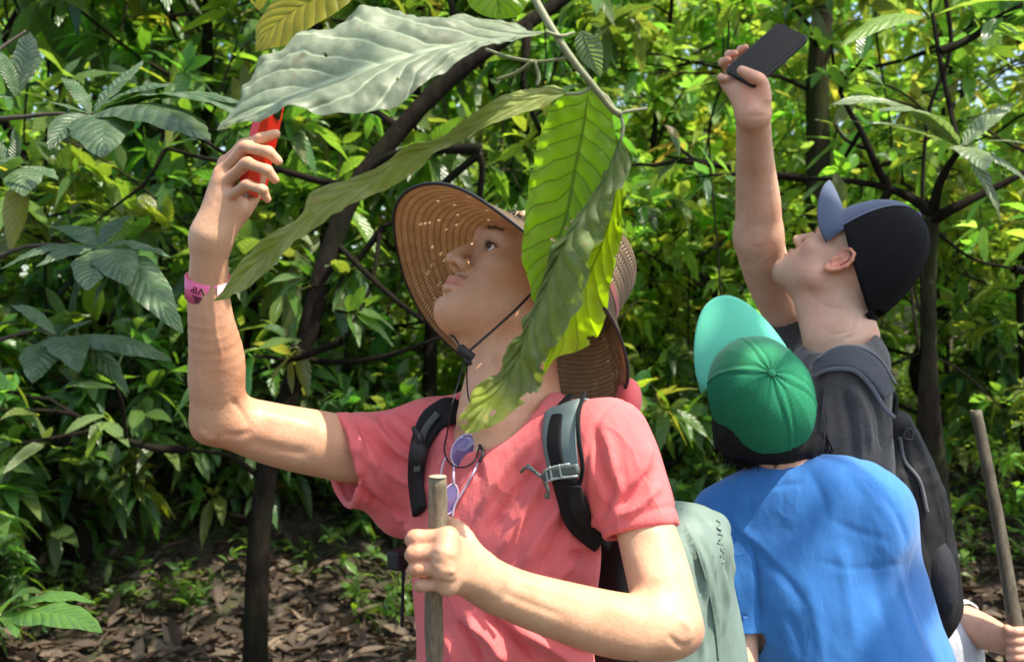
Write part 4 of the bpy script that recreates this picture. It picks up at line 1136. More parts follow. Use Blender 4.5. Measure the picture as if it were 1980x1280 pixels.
S.ell(T3(0,0,-.13),(.168,.112,.17),RT3,.03); S.ell(T3(-.078,-.01,-.30),(.150,.120,.19),RT3,.06); S.ell(T3(-.098,0,-.52),(.165,.135,.19),RT3,.06)
S.cone(T3(-.12,-.01,-.02),T3(.12,-.01,-.025),.062,.062,.05)
S.chain([P(1395,985,1.79),P(1470,955,1.75),P(1560,952,1.72),P(1640,952,1.70),P(1692,985,1.71)],[px(r,1.74) for r in (42,60,72,68,58)],.05)
S.chain([P(1415,1010,1.76),P(1432,1110,1.72),P(1437,1218,1.70)],[px(r,1.73) for r in (50,46,46)],.012)
S.chain([P(1692,985,1.71),P(1712,1070,1.73),P(1736,1160,1.74),P(1772,1290,1.72)],[px(r,1.73) for r in (58,62,68,76)],.06)
S.ell(P(1500,862,1.76),(px(58,1.76),.075,px(13,1.76)),None,.008,'sub')
S.half(P(1437,1216,1.70),A(.10,0,-1),.002,.046); S.cone(P(1434,1240,1.70),P(1434,1190,1.70),px(40,1.7),px(36,1.7),.002,'sub')
v,q=S.mesh(.0045); n=vnormals(v,q); d=np.zeros(len(v)); tr=bvh(v,q)
for l,w_,a in [([(1448,1040),(1462,1100),(1470,1200)],.004,-.006),([(1400,990),(1470,1060),(1520,1110)],.012,.004),([(1440,1040),(1520,1120),(1560,1180)],.012,-.005),([(1560,900),(1590,960),(1600,1020)],.010,-.004),
   ([(1640,900),(1690,960),(1720,1010)],.010,.004),([(1600,1000),(1660,1030),(1740,1050)],.009,-.002),([(1570,1080),(1650,1100),(1760,1090)],.008,-.002),
   ([(1620,1040),(1640,1140),(1650,1240)],.014,.005),([(1690,1080),(1710,1180),(1730,1270)],.014,-.005),([(1740,1100),(1760,1180),(1790,1270)],.012,.005),([(1560,1120),(1580,1200),(1590,1280)],.014,.004),
   ([(1520,1180),(1540,1230),(1545,1290)],.012,-.004),([(1700,940),(1740,1000),(1760,1060)],.010,-.005),([(1440,960),(1500,940),(1560,935)],.008,-.003),([(1410,1090),(1425,1150),(1430,1200)],.007,.003),([(1455,1080),(1462,1140),(1468,1220)],.007,-.005)]:
    pts=[]
    for x,y,_ in resample([(x,y,0) for x,y in l],7):
        try: pts.append(onto(tr,x,y)[0])
        except RuntimeError: pass
    if len(pts)>1: fold(v,n,np.array(pts),w_*.75,a*.6,d)
d+=fbm(v*A(9,9,5),3,31)*.0035-.0022*np.abs(fbm(v*A(16,16,9),2,37))
mesh_obj('t_shirt',v+n*d[:,None],q,BLUE,kid)
lower_body(kid,T3(-.06,0,-.60),X3,F3t,0.0,DARKTROU,.08,.075,SHOE)
# dark hair under the cap with loose strands
S=SDF(); S.ell(H3(0,-.022,.028),np.array((.080,.096,.085))*KS,R3,.01); S.ell(P(1498,862,1.735),(px(84,1.74),.06,px(36,1.74)),None,.02); S.ell(P(1415,835,1.74),(px(34,1.74),.05,px(48,1.74)),None,.02); S.ell(P(1545,860,1.75),(px(36,1.75),.05,px(24,1.75)),None,.03); S.ell(H3(.03,-.03,-.02),np.array((.062,.07,.055))*KS,R3,.02); S.ell(H3(0,-.07,-.045),np.array((.062,.036,.055))*KS,R3,.02); S.ell(H3(-.03,-.075,-.06),np.array((.04,.03,.05))*KS,R3,.02)
S.ell(H3(0,.085,-.03),np.array((.12,.09,.10))*KS,R3,.01,'sub')
v,q=S.mesh(.004); mesh_obj('hair',v+vnormals(v,q)*(fbm(v*90*A(1,1,.2),2,2)*.002)[:,None],q,HAIRM,kid)
M_=MB()
for i in range(1100):
    a=random.uniform(-1.7,1.7); b=H3(.072*math.sin(a),-.022-.085*math.cos(a),random.uniform(-.055,.0))
    dwn=R3@A(random.uniform(-.3,.3)+.2*math.sin(a),-.25+random.uniform(-.2,.2),-1)*.5+A(0,-.05,-.55)
    L_=random.uniform(.03,.062); p1=b+nrm(dwn)*L_*.5+A(0,-.004,0); p2=b+nrm(dwn+A(random.uniform(-.3,.3),0,0))*L_
    M_.add(*tube([b,p1,p2],[.0011,.0009,.0003],4,5,cap=False))
for i in range(260):
    x_=random.uniform(1395,1600); b=P(x_,random.uniform(835,862),1.70+abs(x_-1500)*.0006); e=b+A(random.uniform(-.012,.016),-.004,-random.uniform(.022,.05))
    M_.add(*tube([b,(b+e)/2+A(random.uniform(-.004,.004),-.006,0),e],[.0012,.001,.0003],4,5,cap=False))
M_.build('hair_strands',HAIRM,kid)
GRN=cloth('kelly_green_foam',(.02,.24,.10),weave=1500,var=.06,wr=.1); GRD=fabric_mesh('green_cap_mesh',(.02,.21,.10)); MNT=cloth('mint_brim_cloth',(.12,.58,.39),weave=1500,var=.04,wr=.05)
cap3=make_cap(O3,R3,KS,'baseball_cap','green six-panel cap with a mint brim on the person in blue',O3,GRN,GRD,MNT,radii=(.096,.119,.114),cz=.020,zf=.040,zb=-.030,brim_len=.092,brim_curve=.020,brim_tilt=.012,bw=.098,arch=.022,button=GRN,seam=.0015)
# ---------------------------------------------------------------- child behind, gripping a stick
KC=2.45
ch=thing('person','child in white shirt mostly hidden behind the black backpack, hand on a stick','person',(P(1770,1280,KC)[0],KC,0))
S=SDF(); Oc=P(1745,960,2.6); Rc=frame(A(.3,-.9,-.1),A(0,0,1))
head_sdf(S,Oc,Rc,.72); S.cone(Oc-A(0,0,.04),Oc-A(0,0,.16),.035,.04,.02); S.ell(Oc-A(0,0,.30),(.11,.08,.15),None,.04)
S.chain([Oc+A(.09,0,-.18),P(1830,1180,2.45),P(1862,1210,2.38)],[.034,.032,.033],.02)
S.chain([P(1862,1205,2.38),P(1905,1222,2.33),P(1945,1240,2.28)],[px(36,2.38),px(33,2.33),px(25,2.28)],.015)
S.cone(P(1945,1240,2.28),P(1975,1245,2.265),px(22,2.28),px(22,2.26),.012)
for i,y in enumerate((1222,1240,1257,1272)):
    S.chain([P(1985,y,2.25),P(1972,y-2,2.215),P(1953,y,2.22)],[px(10,2.25),px(9.5,2.2),px(8.5,2.2)],.003)
S.chain([P(1958,1245,2.25),P(1945,1228,2.24),P(1947,1216,2.225)],[px(14,2.25),px(11,2.24),px(9.5,2.2)],.006)
v,q=S.mesh(.0035); c=head_cols(v,Oc,Rc,.72); knuckle_cols(v,c,[P(1885,1228,2.32)],.02,(1.03,.82,.78)); mesh_obj('body',v,q,SK3,ch,True,c)
S=SDF(); S.ell(Oc-A(0,0,.22),(.125,.09,.10),None,.03); S.ell(Oc-A(0,0,.36),(.12,.09,.14),None,.03)
S.chain([Oc+A(.09,0,-.17),P(1825,1175,2.46),P(1858,1198,2.39)],[.045,.048,.050],.03)
dl=nrm(P(1862,1205,2.38)-P(1825,1170,2.46)); S.half(P(1860,1200,2.38),dl,.002,.08); S.cone(P(1872,1212,2.36),P(1850,1190,2.41),.047,.044,.002,'sub')
v,q=S.mesh(.0045); v=v+vnormals(v,q)*(fbm(v*20,3,5)*.003)[:,None]; WHT=cloth('white_cotton',(.62,.64,.67),wr=.5); mesh_obj('t_shirt',v,q,WHT,ch)
S=SDF(); S.ell(Oc+A(.01,.012,.03),(.066,.078,.066),None,.01); S.half(Oc+A(0,-.02,.01),A(0,-1,-.3),.01,.15); v,q=S.mesh(.005); mesh_obj('hair',v,q,HAIRM,ch)
STR=cloth('pale_striped_cloth',(.45,.47,.52),wr=.8)
lower_body(ch,P(1845,1290,2.42)+A(-.06,0,.02),A(1,0,0),A(0,-1,0),0.0,STR,.06,.055,SHOE)
stk2=thing('walking_stick','thin dark walking stick held upright by the child at the right','walking stick',(P(1975,1250,2.22)[0],2.24,0))
top=P(1887,795,2.40); mid=P(1970,1245,2.235); g=mid+(mid-top)*(mid[2]/(top[2]-mid[2]))*.85
L=[top,(top+mid)/2+A(.004,0,.003),mid,(mid+g)/2,A(g[0],g[1],0)]
M_=MB(); M_.add(*tube(L,[.0135,.014,.0165,.0165,.016],16,90,jit=.03)); M_.build('shaft',barkstick('dark_stick_wood',.38),stk2)
M_=MB(); M_.add(*tube([top,top+A(0,0,.0015)],[.0138,.012],16)); M_.build('cut_end',simple('weathered_cut_wood',(.30,.24,.16),.8),stk2)

lashes(man2,O2,R2,HS2,simple('brown_lash',(.06,.04,.03),.7)); brow_hairs(man2,O2,R2,HS2,simple('sandy_hair',(.20,.13,.08),.7),60)
# ================================================================ leaves
def leafmat(name,base,trans,rough=.38,tf=.45,veins=13,vslope=.9,blotch=.12,veinc=1.5,bumps=.5,silver=0,spec=.5,bd=.004,wob=.9,spots=0):
    m,nt,b,o=nmat(name)
    uv=N(nt,'ShaderNodeUVMap').outputs[0]; sp=N(nt,'ShaderNodeSeparateXYZ'); nt.links.new(uv,sp.inputs[0])
    def M(op,a,b_=None):
        n=N(nt,'ShaderNodeMath',operation=op)
        for i,x in enumerate((a,b_)):
            if x is None: continue
            if isinstance(x,(int,float)): n.inputs[i].default_value=x
            else: nt.links.new(x,n.inputs[i])
        return n.outputs[0]
    av=M('ABSOLUTE',sp.outputs[1])
    ph=M('SUBTRACT',M('MULTIPLY',sp.outputs[0],float(veins)),M('MULTIPLY',M('POWER',av,.8),vslope*2.2)); ph=M('ADD',ph,M('MULTIPLY',noise(nt,14,2),wob))
    fr=M('ABSOLUTE',M('SUBTRACT',M('FRACT',ph),.5))     # 0.5 on the vein
    vein=ramp(nt,fr,[(.42,(0,0,0)),(.49,(1,1,1))]); mid=ramp(nt,av,[(.025,(1,1,1)),(.06,(0,0,0))])
    vv=N(nt,'ShaderNodeMath',operation='MAXIMUM'); nt.links.new(vein,vv.inputs[0]); nt.links.new(mid,vv.inputs[1])
    n=noise(nt,9,5,.6); n2=noise(nt,120,3,.6)
    c0=ramp(nt,n,[(.3,tuple(x*(1-blotch) for x in base)),(.7,tuple(x*(1+blotch) for x in base))])
    if spots: c0=mix(nt,c0,(.16,.09,.03),ramp(nt,noise(nt,70,2,.5),[(.66,(0,0,0)),(.70,(spots,)*3)]))
    if silver: c0=mix(nt,c0,(.45,.50,.36),ramp(nt,noise(nt,26,5,.7),[(.42,(0,0,0)),(.75,(silver,)*3)]))
    c0=mix(nt,c0,ramp(nt,n2,[(.3,(.82,.82,.82)),(.7,(1.12,1.12,1.12))]),1.0,'MULTIPLY')
    cc=mix(nt,c0,tuple(min(.9,x*veinc) for x in base),vv.outputs[0])
    a=N(nt,'ShaderNodeVertexColor',layer_name='Col'); cc=mix(nt,cc,a.outputs[0],1.0,'MULTIPLY')
    nt.links.new(cc,b.inputs['Base Color']); b.inputs['Roughness'].default_value=rough; b.inputs['Specular IOR Level'].default_value=spec
    bb=bump(nt,M('SINE',M('MULTIPLY',M('FRACT',ph),3.1416)),bumps,bd); bb=bump(nt,noise(nt,60,3),.3,.003,bb); nt.links.new(bb,b.inputs['Normal'])
    tr=N(nt,'ShaderNodeBsdfTranslucent')
    tc=mix(nt,trans,tuple(x*.45 for x in trans),vv.outputs[0]); tc=mix(nt,tc,a.outputs[0],1.0,'MULTIPLY')
    tc=mix(nt,tc,ramp(nt,n,[(.3,(.8,.8,.8)),(.7,(1.15,1.15,1.15))]),1.0,'MULTIPLY')
    nt.links.new(tc,tr.inputs[0]); nt.links.new(bb,tr.inputs[1])
    ms=N(nt,'ShaderNodeMixShader'); ms.inputs[0].default_value=tf
    nt.links.new(b.outputs[0],ms.inputs[1]); nt.links.new(tr.outputs[0],ms.inputs[2]); nt.links.new(ms.outputs[0],o.inputs[0])
    return m
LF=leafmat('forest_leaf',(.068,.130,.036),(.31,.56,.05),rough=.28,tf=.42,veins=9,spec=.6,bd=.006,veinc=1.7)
LFY=leafmat('sunlit_tone_leaf',(.16,.275,.045),(.50,.74,.08),rough=.45,tf=.5,veins=9)  # brighter leaf copy, sunlight put into its base and translucent colours
LSIL=leafmat('silvery_leaf',(.235,.285,.185),(.34,.45,.18),spots=.5,rough=.5,tf=.35,veins=9,vslope=1.3,silver=.6,veinc=2.1,blotch=.3,bumps=.6,bd=.004,wob=1.6)
LGRN=leafmat('backlit_leaf',(.09,.17,.012),(.42,.72,.015),rough=.4,tf=.62,veins=11,vslope=.8,veinc=.8,blotch=.35,bumps=.4,wob=1.6,spots=.8)
LDRK=leafmat('curled_leaf',(.090,.130,.032),(.32,.44,.04),rough=.6,tf=.3,veins=14,vslope=.9,veinc=1.5,bumps=.7,silver=.35,blotch=.3,bd=.005,spec=.3,wob=2.2,spots=.8)
LYEL=leafmat('yellow_leaf',(.26,.25,.02),(.62,.58,.03),rough=.45,tf=.5,veins=12,veinc=.8,blotch=.5)
LPALE=leafmat('pale_leaf',(.20,.27,.13),(.35,.52,.12),rough=.32,tf=.3,veins=11,silver=.5,veinc=1.4,blotch=.25,bd=.007,bumps=.8)
def leaf_sheet(mid,eA,eB,nu=70,nv=8,camber=.0,ripple=.002,seed=0,fold_=0.0,name='leaf',mt=None,par=None,col_=None,holes=(),edge=0):
    """a leaf laid between its two edges and its midrib (all polylines with real depth)"""
    mid=resample(mid,nu);a=resample(eA,nu);b=resample(eB,nu)
    V=[];UV=[]
    for i in range(nu):
        T_=nrm(mid[min(nu-1,i+1)]-mid[max(0,i-1)]); ac=b[i]-a[i]; n=np.cross(T_,ac); L_=np.linalg.norm(n); n=n/L_ if L_>1e-9 else A(0,-1,0)
        wd=np.linalg.norm(ac)
        for j in range(-nv,nv+1):
            t=j/nv; e=b[i] if t>0 else a[i]; s=abs(t)
            p=mid[i]*(1-s)+e*s
            p=p+n*(camber*wd*math.sin(s*math.pi)*.8 - fold_*wd*s*s)
            V.append(p); UV.append((i/(nu-1),t))
    V=np.array(V); d=fbm(V*40+seed,3,seed)*ripple*np.array([abs(t[1])**1.0 for t in UV]); 
    F=np.array(grid_faces(nu,2*nv+1)); nn=vnormals(V,F); V=V+nn*d[:,None]
    if len(holes):
        uvc=np.array(UV)[F].mean(1); keep=np.ones(len(F),bool); wv=fbm(np.c_[uvc*A(60,12),np.zeros(len(uvc))],2,seed)*.35
        for hu,hv,ru,rv in holes: keep&=(((uvc[:,0]-hu)/ru)**2+((uvc[:,1]-hv)/rv)**2+wv)>1
        F=F[keep]
    c=None
    M_=MB(); M_.add(V,F,UV,np.ones(3) if col_ is None else (np.array([col_(u_[0],u_[1]) for u_ in UV]) if callable(col_) else col_)); return M_.build(name,mt,par)
def PP(l): return np.array([P(*t) for t in l])
TWIG=simple('pale_green_twig',(.23,.24,.13),.6,vscale=60,bstr=.4); TWIGD=simple('brown_twig',(.055,.042,.028),.8,vscale=50,bstr=.5)
fg=thing('cocoa_branch','pale drooping branch with very large leaves hanging in front of the straw hat','branch',P(1110,90,1.0))
M_=MB(); M_.add(*tube(PP([(1000,-80,.99),(1035,0,.99),(1075,68,.98),(1110,120,.98),(1150,170,.985),(1180,208,.995),(1200,222,1.0)]),[.0042,.004,.0038,.0036,.0034,.0032,.004],12,60,jit=.04))
M_.add(*tube(PP([(1035,0,.99),(990,-90,1.02),(940,-200,1.05)]),[.004,.005,.006],8,20)); M_.build('stem',TWIG,fg)
M_=MB()
for l in ([(1110,64,.98),(1085,70,.975),(1055,62,.97)],[(1150,162,.985),(1125,180,.985),(1092,182,.985)],[(1190,215,1.0),(1175,190,1.0),(1160,178,1.01),(1145,168,1.02)],[(1200,222,1.0),(1205,250,1.0),(1198,280,1.0)],[(1195,222,1.0),(1215,215,1.0),(1250,210,1.02)],
          [(1100,112,.98),(1040,120,1.0),(980,110,1.04),(940,96,1.06)],[(1030,118,1.0),(1000,140,1.01),(960,155,1.02)],[(1035,120,1.0),(1042,150,1.0),(1038,166,1.0)]):
    M_.add(*tube(PP(l),.0017,8,16))
M_.build('petiole',TWIG,fg)
# large silvery leaf
leaf_sheet(PP([(1055,62,.970),(980,75,.965),(880,88,.96),(760,118,.95),(640,160,.945),(540,198,.945),(470,232,.955),(428,256,.965)]),
  PP([(1052,60,.970),(990,42,.985),(900,30,.995),(800,28,1.0),(720,24,1.0),(650,45,.995),(560,80,.985),(500,118,.98),(468,160,.975),(445,215,.97),(428,256,.965)]),
  PP([(1050,66,.970),(980,84,.955),(930,94,.945),(870,125,.93),(820,160,.92),(760,205,.91),(690,219,.905),(620,216,.905),(560,214,.91),(510,232,.925),(460,242,.945),(428,256,.965)]),
  140,14,.06,.007,3,name='leaf',mt=LSIL,par=fg,holes=((.45,.6,.005,.035),(.62,-.4,.004,.03)))['label']='large silvery grey leaf covering the top of the red phone'
# long twisted leaf reaching down to the wristband
leaf_sheet(PP([(1092,182,.985),(1040,190,.985),(970,215,.98),(905,250,.985),(850,280,.99),(780,305,1.0),(715,352,1.0),(650,385,1.0),(590,425,1.01),(520,485,1.03),(460,540,1.045),(412,582,1.06)]),
  PP([(1090,172,.99),(1050,165,.995),(980,180,.99),(930,210,.99),(890,238,.995),(830,272,1.0),(770,290,1.01),(725,325,1.015),(690,345,1.02),(610,372,1.02),(572,420,1.03),(500,470,1.035),(455,520,1.05),(430,560,1.055),(412,582,1.06)]),
  PP([(1088,188,.98),(1050,205,.975),(990,228,.97),(930,250,.975),(870,285,.975),(800,330,.975),(740,365,.975),(660,405,.975),(590,455,.98),(530,510,1.0),(470,560,1.02),(440,575,1.04),(412,582,1.06)]),
  90,7,.05,.004,5,name='leaf',mt=LDRK,par=fg,col_=(1.7,1.5,1.1))['label']='long twisted leaf with its tip on the pink wristband'
# hanging backlit leaf
leaf_sheet(PP([(1138,170,1.02),(1130,240,1.02),(1112,330,1.02),(1095,420,1.025),(1070,490,1.03),(1045,555,1.035),(1032,585,1.04)]),
  PP([(1132,168,1.02),(1085,186,1.03),(1060,215,1.04),(1040,270,1.05),(1025,340,1.055),(1018,400,1.055),(1010,470,1.05),(1014,520,1.045),(1024,562,1.04),(1032,585,1.04)]),
  PP([(1146,170,1.02),(1170,180,1.01),(1182,220,1.005),(1192,290,1.0),(1188,370,1.0),(1170,440,1.005),(1125,510,1.02),(1070,560,1.03),(1040,584,1.04)]),
  150,16,.05,.004,8,name='leaf',mt=LGRN,par=fg,col_=(.85,.9,.8),holes=((.60,.22,.010,.07),(.63,.10,.008,.05),(.70,-.15,.007,.06),(.50,.45,.006,.05),(.56,.30,.006,.04)))['label']='broad leaf glowing green with light behind it'
# bright leaf behind the curled one
leaf_sheet(PP([(1196,282,1.03),(1190,380,1.035),(1165,470,1.04),(1130,550,1.045),(1095,620,1.05),(1065,690,1.055),(1048,726,1.06)]),
  PP([(1194,280,1.03),(1150,360,1.04),(1115,450,1.045),(1085,530,1.05),(1062,600,1.055),(1052,660,1.055),(1046,700,1.06),(1048,726,1.06)]),
  PP([(1199,282,1.03),(1206,350,1.02),(1203,420,1.02),(1192,500,1.02),(1180,560,1.025),(1168,620,1.03),(1150,658,1.04),(1118,678,1.045),(1080,690,1.05),(1060,712,1.055),(1048,726,1.06)]),
  130,14,.04,.005,9,name='leaf',mt=LGRN,par=fg,col_=(1.35,1.2,.9),holes=((.30,.8,.012,.10),(.62,1.0,.012,.14),(.75,.95,.012,.16),(.42,1.0,.010,.12)))['label']='bright yellow-green leaf behind the curled one'
# dark curled leaf in front
leaf_sheet(PP([(1200,268,.995),(1172,345,.985),(1135,400,.98),(1105,450,.98),(1075,505,.985),(1050,570,.99),(1022,630,.995),(1002,690,1.0),(970,745,1.005),(925,800,1.01),(902,832,1.015)]),
  PP([(1197,268,.995),(1165,345,.99),(1128,398,.99),(1097,450,.99),(1068,505,.995),(1040,570,1.0),(1012,625,1.005),(990,672,1.01),(955,722,1.015),(915,762,1.02),(897,795,1.02),(899,815,1.02),(902,832,1.015)]),
  PP([(1203,268,.99),(1210,300,.97),(1196,380,.955),(1172,440,.95),(1150,490,.945),(1135,560,.945),(1108,620,.955),(1080,662,.965),(1062,680,.98),(1050,722,.985),(1035,765,.99),(985,800,1.0),(940,826,1.01),(902,834,1.015)]),
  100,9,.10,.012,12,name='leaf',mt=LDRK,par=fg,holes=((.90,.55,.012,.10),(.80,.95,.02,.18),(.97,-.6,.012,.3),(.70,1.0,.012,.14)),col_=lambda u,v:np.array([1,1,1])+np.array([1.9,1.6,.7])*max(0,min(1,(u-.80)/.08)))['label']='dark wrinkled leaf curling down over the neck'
# bright leaf cut by the top edge
leaf_sheet(PP([(962,-90,1.03),(962,-40,1.03),(963,0,1.02),(966,22,1.02),(968,38,1.02)]),PP([(958,-90,1.03),(900,-40,1.03),(905,5,1.03),(928,28,1.02),(968,38,1.02)]),PP([(966,-90,1.03),(1030,-30,1.03),(1018,10,1.02),(1000,32,1.02),(968,38,1.02)]),40,6,.05,.002,3,name='leaf',mt=LGRN,par=fg,col_=(1.1,1.15,1))
leaf_sheet(PP([(1125,60,1.10),(1135,90,1.10),(1150,125,1.10),(1162,150,1.10)]),PP([(1122,60,1.1),(1112,80,1.1),(1122,115,1.1),(1162,150,1.10)]),PP([(1128,60,1.1),(1160,78,1.09),(1165,115,1.09),(1163,150,1.10)]),30,5,.05,.003,4,name='leaf',mt=LPALE,par=fg)
leaf_sheet(PP([(700,-60,1.25),(640,-20,1.25),(570,20,1.25),(520,60,1.25),(492,102,1.25)]),PP([(690,-70,1.25),(600,-60,1.25),(530,-5,1.27),(497,50,1.27),(492,102,1.25)]),PP([(705,-50,1.25),(680,0,1.22),(610,50,1.22),(550,88,1.23),(492,102,1.25)]),50,6,.05,.003,7,name='leaf',mt=LYEL,par=fg)['label']='yellowing leaf at the top edge'
# ---------------------------------------------------------------- many leaves at once
def leaves(pos,dr,nrm_,L,W,droop,nu=6,fold_=.25,cols=None,tip=1.0):
    """pos,dr,nrm_: Nx3; returns verts, quads, uv, col ; each leaf a lens-shaped sheet, folded along its midrib and arching down"""
    n=len(pos); u=np.linspace(0,1,nu+1)
    w=np.sin(np.pi*np.clip(u,.02,1)**.80)**.85*(1-.25*u); w[0]=.06; w[-1]=.015
    d=dr/np.linalg.norm(dr,axis=1)[:,None]; s=np.cross(d,nrm_); s/=np.linalg.norm(s,axis=1)[:,None]+1e-9; nn=np.cross(s,d)
    dn=np.array([0,0,-1.0])
    V=np.zeros((n,nu+1,3,3)); 
    for i,ui in enumerate(u):
        c=pos+d*(L*ui*(1-.25*droop*ui))[:,None]+dn*(L*droop*.55*ui*ui)[:,None]
        for j,v in enumerate((-1,0,1)):
            V[:,i,j]=c+s*(v*W*w[i]*.5)[:,None]+nn*(abs(v)*W*w[i]*fold_*.5)[:,None]+nn*(np.sin(ui*9+pos[:,0]*50+v*1.5)*.02*L)[:,None]*abs(v)
    base=np.array([(i*3+j,(i+1)*3+j,(i+1)*3+j+1,i*3+j+1) for i in range(nu) for j in range(2)])
    Q=(base[None]+np.arange(n)[:,None,None]*(nu+1)*3).reshape(-1,4)
    uv=np.zeros((n,nu+1,3,2)); uv[...,0]=u[None,:,None]; uv[...,1]=np.array([-1,0,1])[None,None,:]
    C=np.ones((n,3)) if cols is None else cols
    C=np.repeat(C[:,None,:],(nu+1)*3,1)
    return V.reshape(-1,3),Q,uv.reshape(-1,2),C.reshape(-1,3)
def whorl_leaves(tips,n_per,rng,Lm=(.16,.26),asp=(.26,.34),droop=(.15,.6),nu=6,hue=.22,up=.25):
    """clusters of leaves at twig ends. tips: list of (pos,dir)"""
    P_=[];D=[];Nn=[];L=[];W=[];Dr=[];C=[]
    for p,dv in tips:
        k=max(2,n_per+rng.integers(-3,3))
        dv=dv/np.linalg.norm(dv); a=np.cross(dv,[.13,.2,1]); a/=np.linalg.norm(a)+1e-9; b=np.cross(dv,a); ph=rng.uniform(0,6.28)
        tc=np.exp(rng.normal(0,hue,3)*np.array([1,.6,.8])+rng.normal(0,.22))
        for i in range(k):
            an=ph+i*2.4; sp=rng.uniform(.55,1.15)
            q=dv*rng.uniform(.25,.8)+(a*math.cos(an)+b*math.sin(an))*sp+np.array([0,0,up-.25*rng.random()])
            P_.append(p-dv*rng.uniform(0,.07)); D.append(q); Nn.append(np.array([rng.normal(0,.35),rng.normal(0,.35),1.])+q*.1)
            l=rng.uniform(*Lm)*(1 if rng.random()<.8 else .55); L.append(l); W.append(l*rng.uniform(*asp)); Dr.append(rng.uniform(*droop)); C.append(tc*np.exp(rng.normal(0,.14)))
    return leaves(np.array(P_),np.array(D),np.array(Nn),np.array(L),np.array(W),np.array(Dr),nu,.22,np.array(C))
def merge_mesh(name,parts,mt,par=None):
    V=[];Q=[];U=[];C=[];o=0
    for v,q,u,c in parts: V.append(v);Q.append(q+o);U.append(u);C.append(c);o+=len(v)
    return mesh_obj(name,np.concatenate(V),np.concatenate(Q),mt,par,True,np.concatenate(C),np.concatenate(U))
BARKD=None
def barkmat(name,dark,light,moss,mossamt=.5,sc=1.0):
    m,nt,b,o=nmat(name)
    n1=noise(nt,26*sc,6,.65,stretch=(1,1,.35)); n2=noise(nt,4.5,4,.6); n3=noise(nt,120,3,.6)
    c=ramp(nt,n1,[(.35,dark),(.7,light)])
    c=mix(nt,c,moss,ramp(nt,n2,[(.5-.15*mossamt,(0,0,0)),(.72-.1*mossamt,(mossamt,)*3)]))
    lich=ramp(nt,noise(nt,9,3,.6),[(.70,(0,0,0)),(.74,(.4,.4,.4))]); c=mix(nt,c,(.16,.17,.13),lich)
    nt.links.new(c,b.inputs['Base Color']); b.inputs['Roughness'].default_value=.95; b.inputs['Specular IOR Level'].default_value=.08
    nt.links.new(bump(nt,n1,.9,.012,bump(nt,n3,.5,.003)),b.inputs['Normal']); return m
BARK=barkmat('dark_bark',(.007,.005,.004),(.022,.016,.012),(.016,.024,.008),.35)  # very dark rough bark colour with a little moss and lichen
BARKM=barkmat('mossy_bark',(.016,.012,.009),(.050,.037,.027),(.032,.046,.014),.7)
def limb(a,dv,L,r0,rng,depth,tips,out,bend=.25):
    """recursive twig: polylines gathered in out, leaf ends in tips"""
    n=5; pts=[a]; d=dv/np.linalg.norm(dv)
    for i in range(n):
        d=d+rng.normal(0,bend,3)*.5; d[2]+=.02; d/=np.linalg.norm(d); pts.append(pts[-1]+d*L/n)
    out.append((np.array(pts),np.linspace(r0,r0*.45,n+1)))
    if depth<=0: tips.append((pts[-1],d)); 
    else:
        k=rng.integers(2,4)
        for i in range(k+1):
            t=.35+.65*(i+1)/(k+1); j=min(n,int(t*n)); q=d+rng.normal(0,.75,3); q[2]*=.7
            limb(pts[j],q,L*rng.uniform(.45,.7),r0*.55,rng,depth-1,tips,out,bend)
    if depth<=1 and rng.random()<.7: tips.append((pts[3],d+rng.normal(0,.6,3)))
# ================================================================ ground
def gz(x,y):
    x=np.asarray(x,float);y=np.asarray(y,float)
    z=.035*vnoise(np.stack([x*.9,y*.9,x*0],-1).reshape(-1,3),5).reshape(x.shape)+.02*vnoise(np.stack([x*3,y*3,x*0],-1).reshape(-1,3),6).reshape(x.shape)
    r=np.clip((y-4.0)/5.0,0,1); r=r*r*(3-2*r)
    z=z*(.3+.7*r)
    z=z+.95*np.exp(-(((x+2.3)/1.35)**2+((y-6.6)/1.1)**2))       # root mound at the left
    z=z+r*.25
    t=np.clip((y-3.4+.10*(x-1.6)**2*.3)/2.2,0,1); t=t*t*(3-2*t); z=z+.45*t*(1/(1+np.exp(-(x-1.5)*2.2)))     # bank at the right
    z=z+np.clip((y-9)/14,0,3)*1.3
    return z
GAP=1
xs=np.concatenate([np.linspace(-70,-10,26)[:-1],np.linspace(-10,10,170),np.linspace(10,70,26)[1:]]); ys=np.concatenate([np.linspace(-25,-1,14)[:-1],np.linspace(-1,15,150),np.linspace(15,90,34)[1:]])
GX,GY=np.meshgrid(xs,ys,indexing='ij'); GZ=gz(GX,GY)
V=np.stack([GX,GY,GZ],-1).reshape(-1,3); F=np.array(grid_faces(len(xs),len(ys)))[:, ::-1] if False else np.array(grid_faces(len(xs),len(ys)))
m,nt,b,o=nmat('forest_soil')
n1=noise(nt,1.3,5,.6); n2=noise(nt,14,5,.65)
c=ramp(nt,n2,[(.3,(.020,.014,.009)),(.6,(.055,.036,.022)),(.75,(.09,.062,.04))]); c=mix(nt,c,(.035,.06,.012),ramp(nt,n1,[(.5,(0,0,0)),(.62,(.6,.6,.6))]))
nt.links.new(c,b.inputs['Base Color']); b.inputs['Roughness'].default_value=.95; nt.links.new(bump(nt,n2,.8,.05),b.inputs['Normal'])
g=mesh_obj('ground',V,F,m); tag(g,'dark forest soil under dry fallen leaves',None,None,'structure')
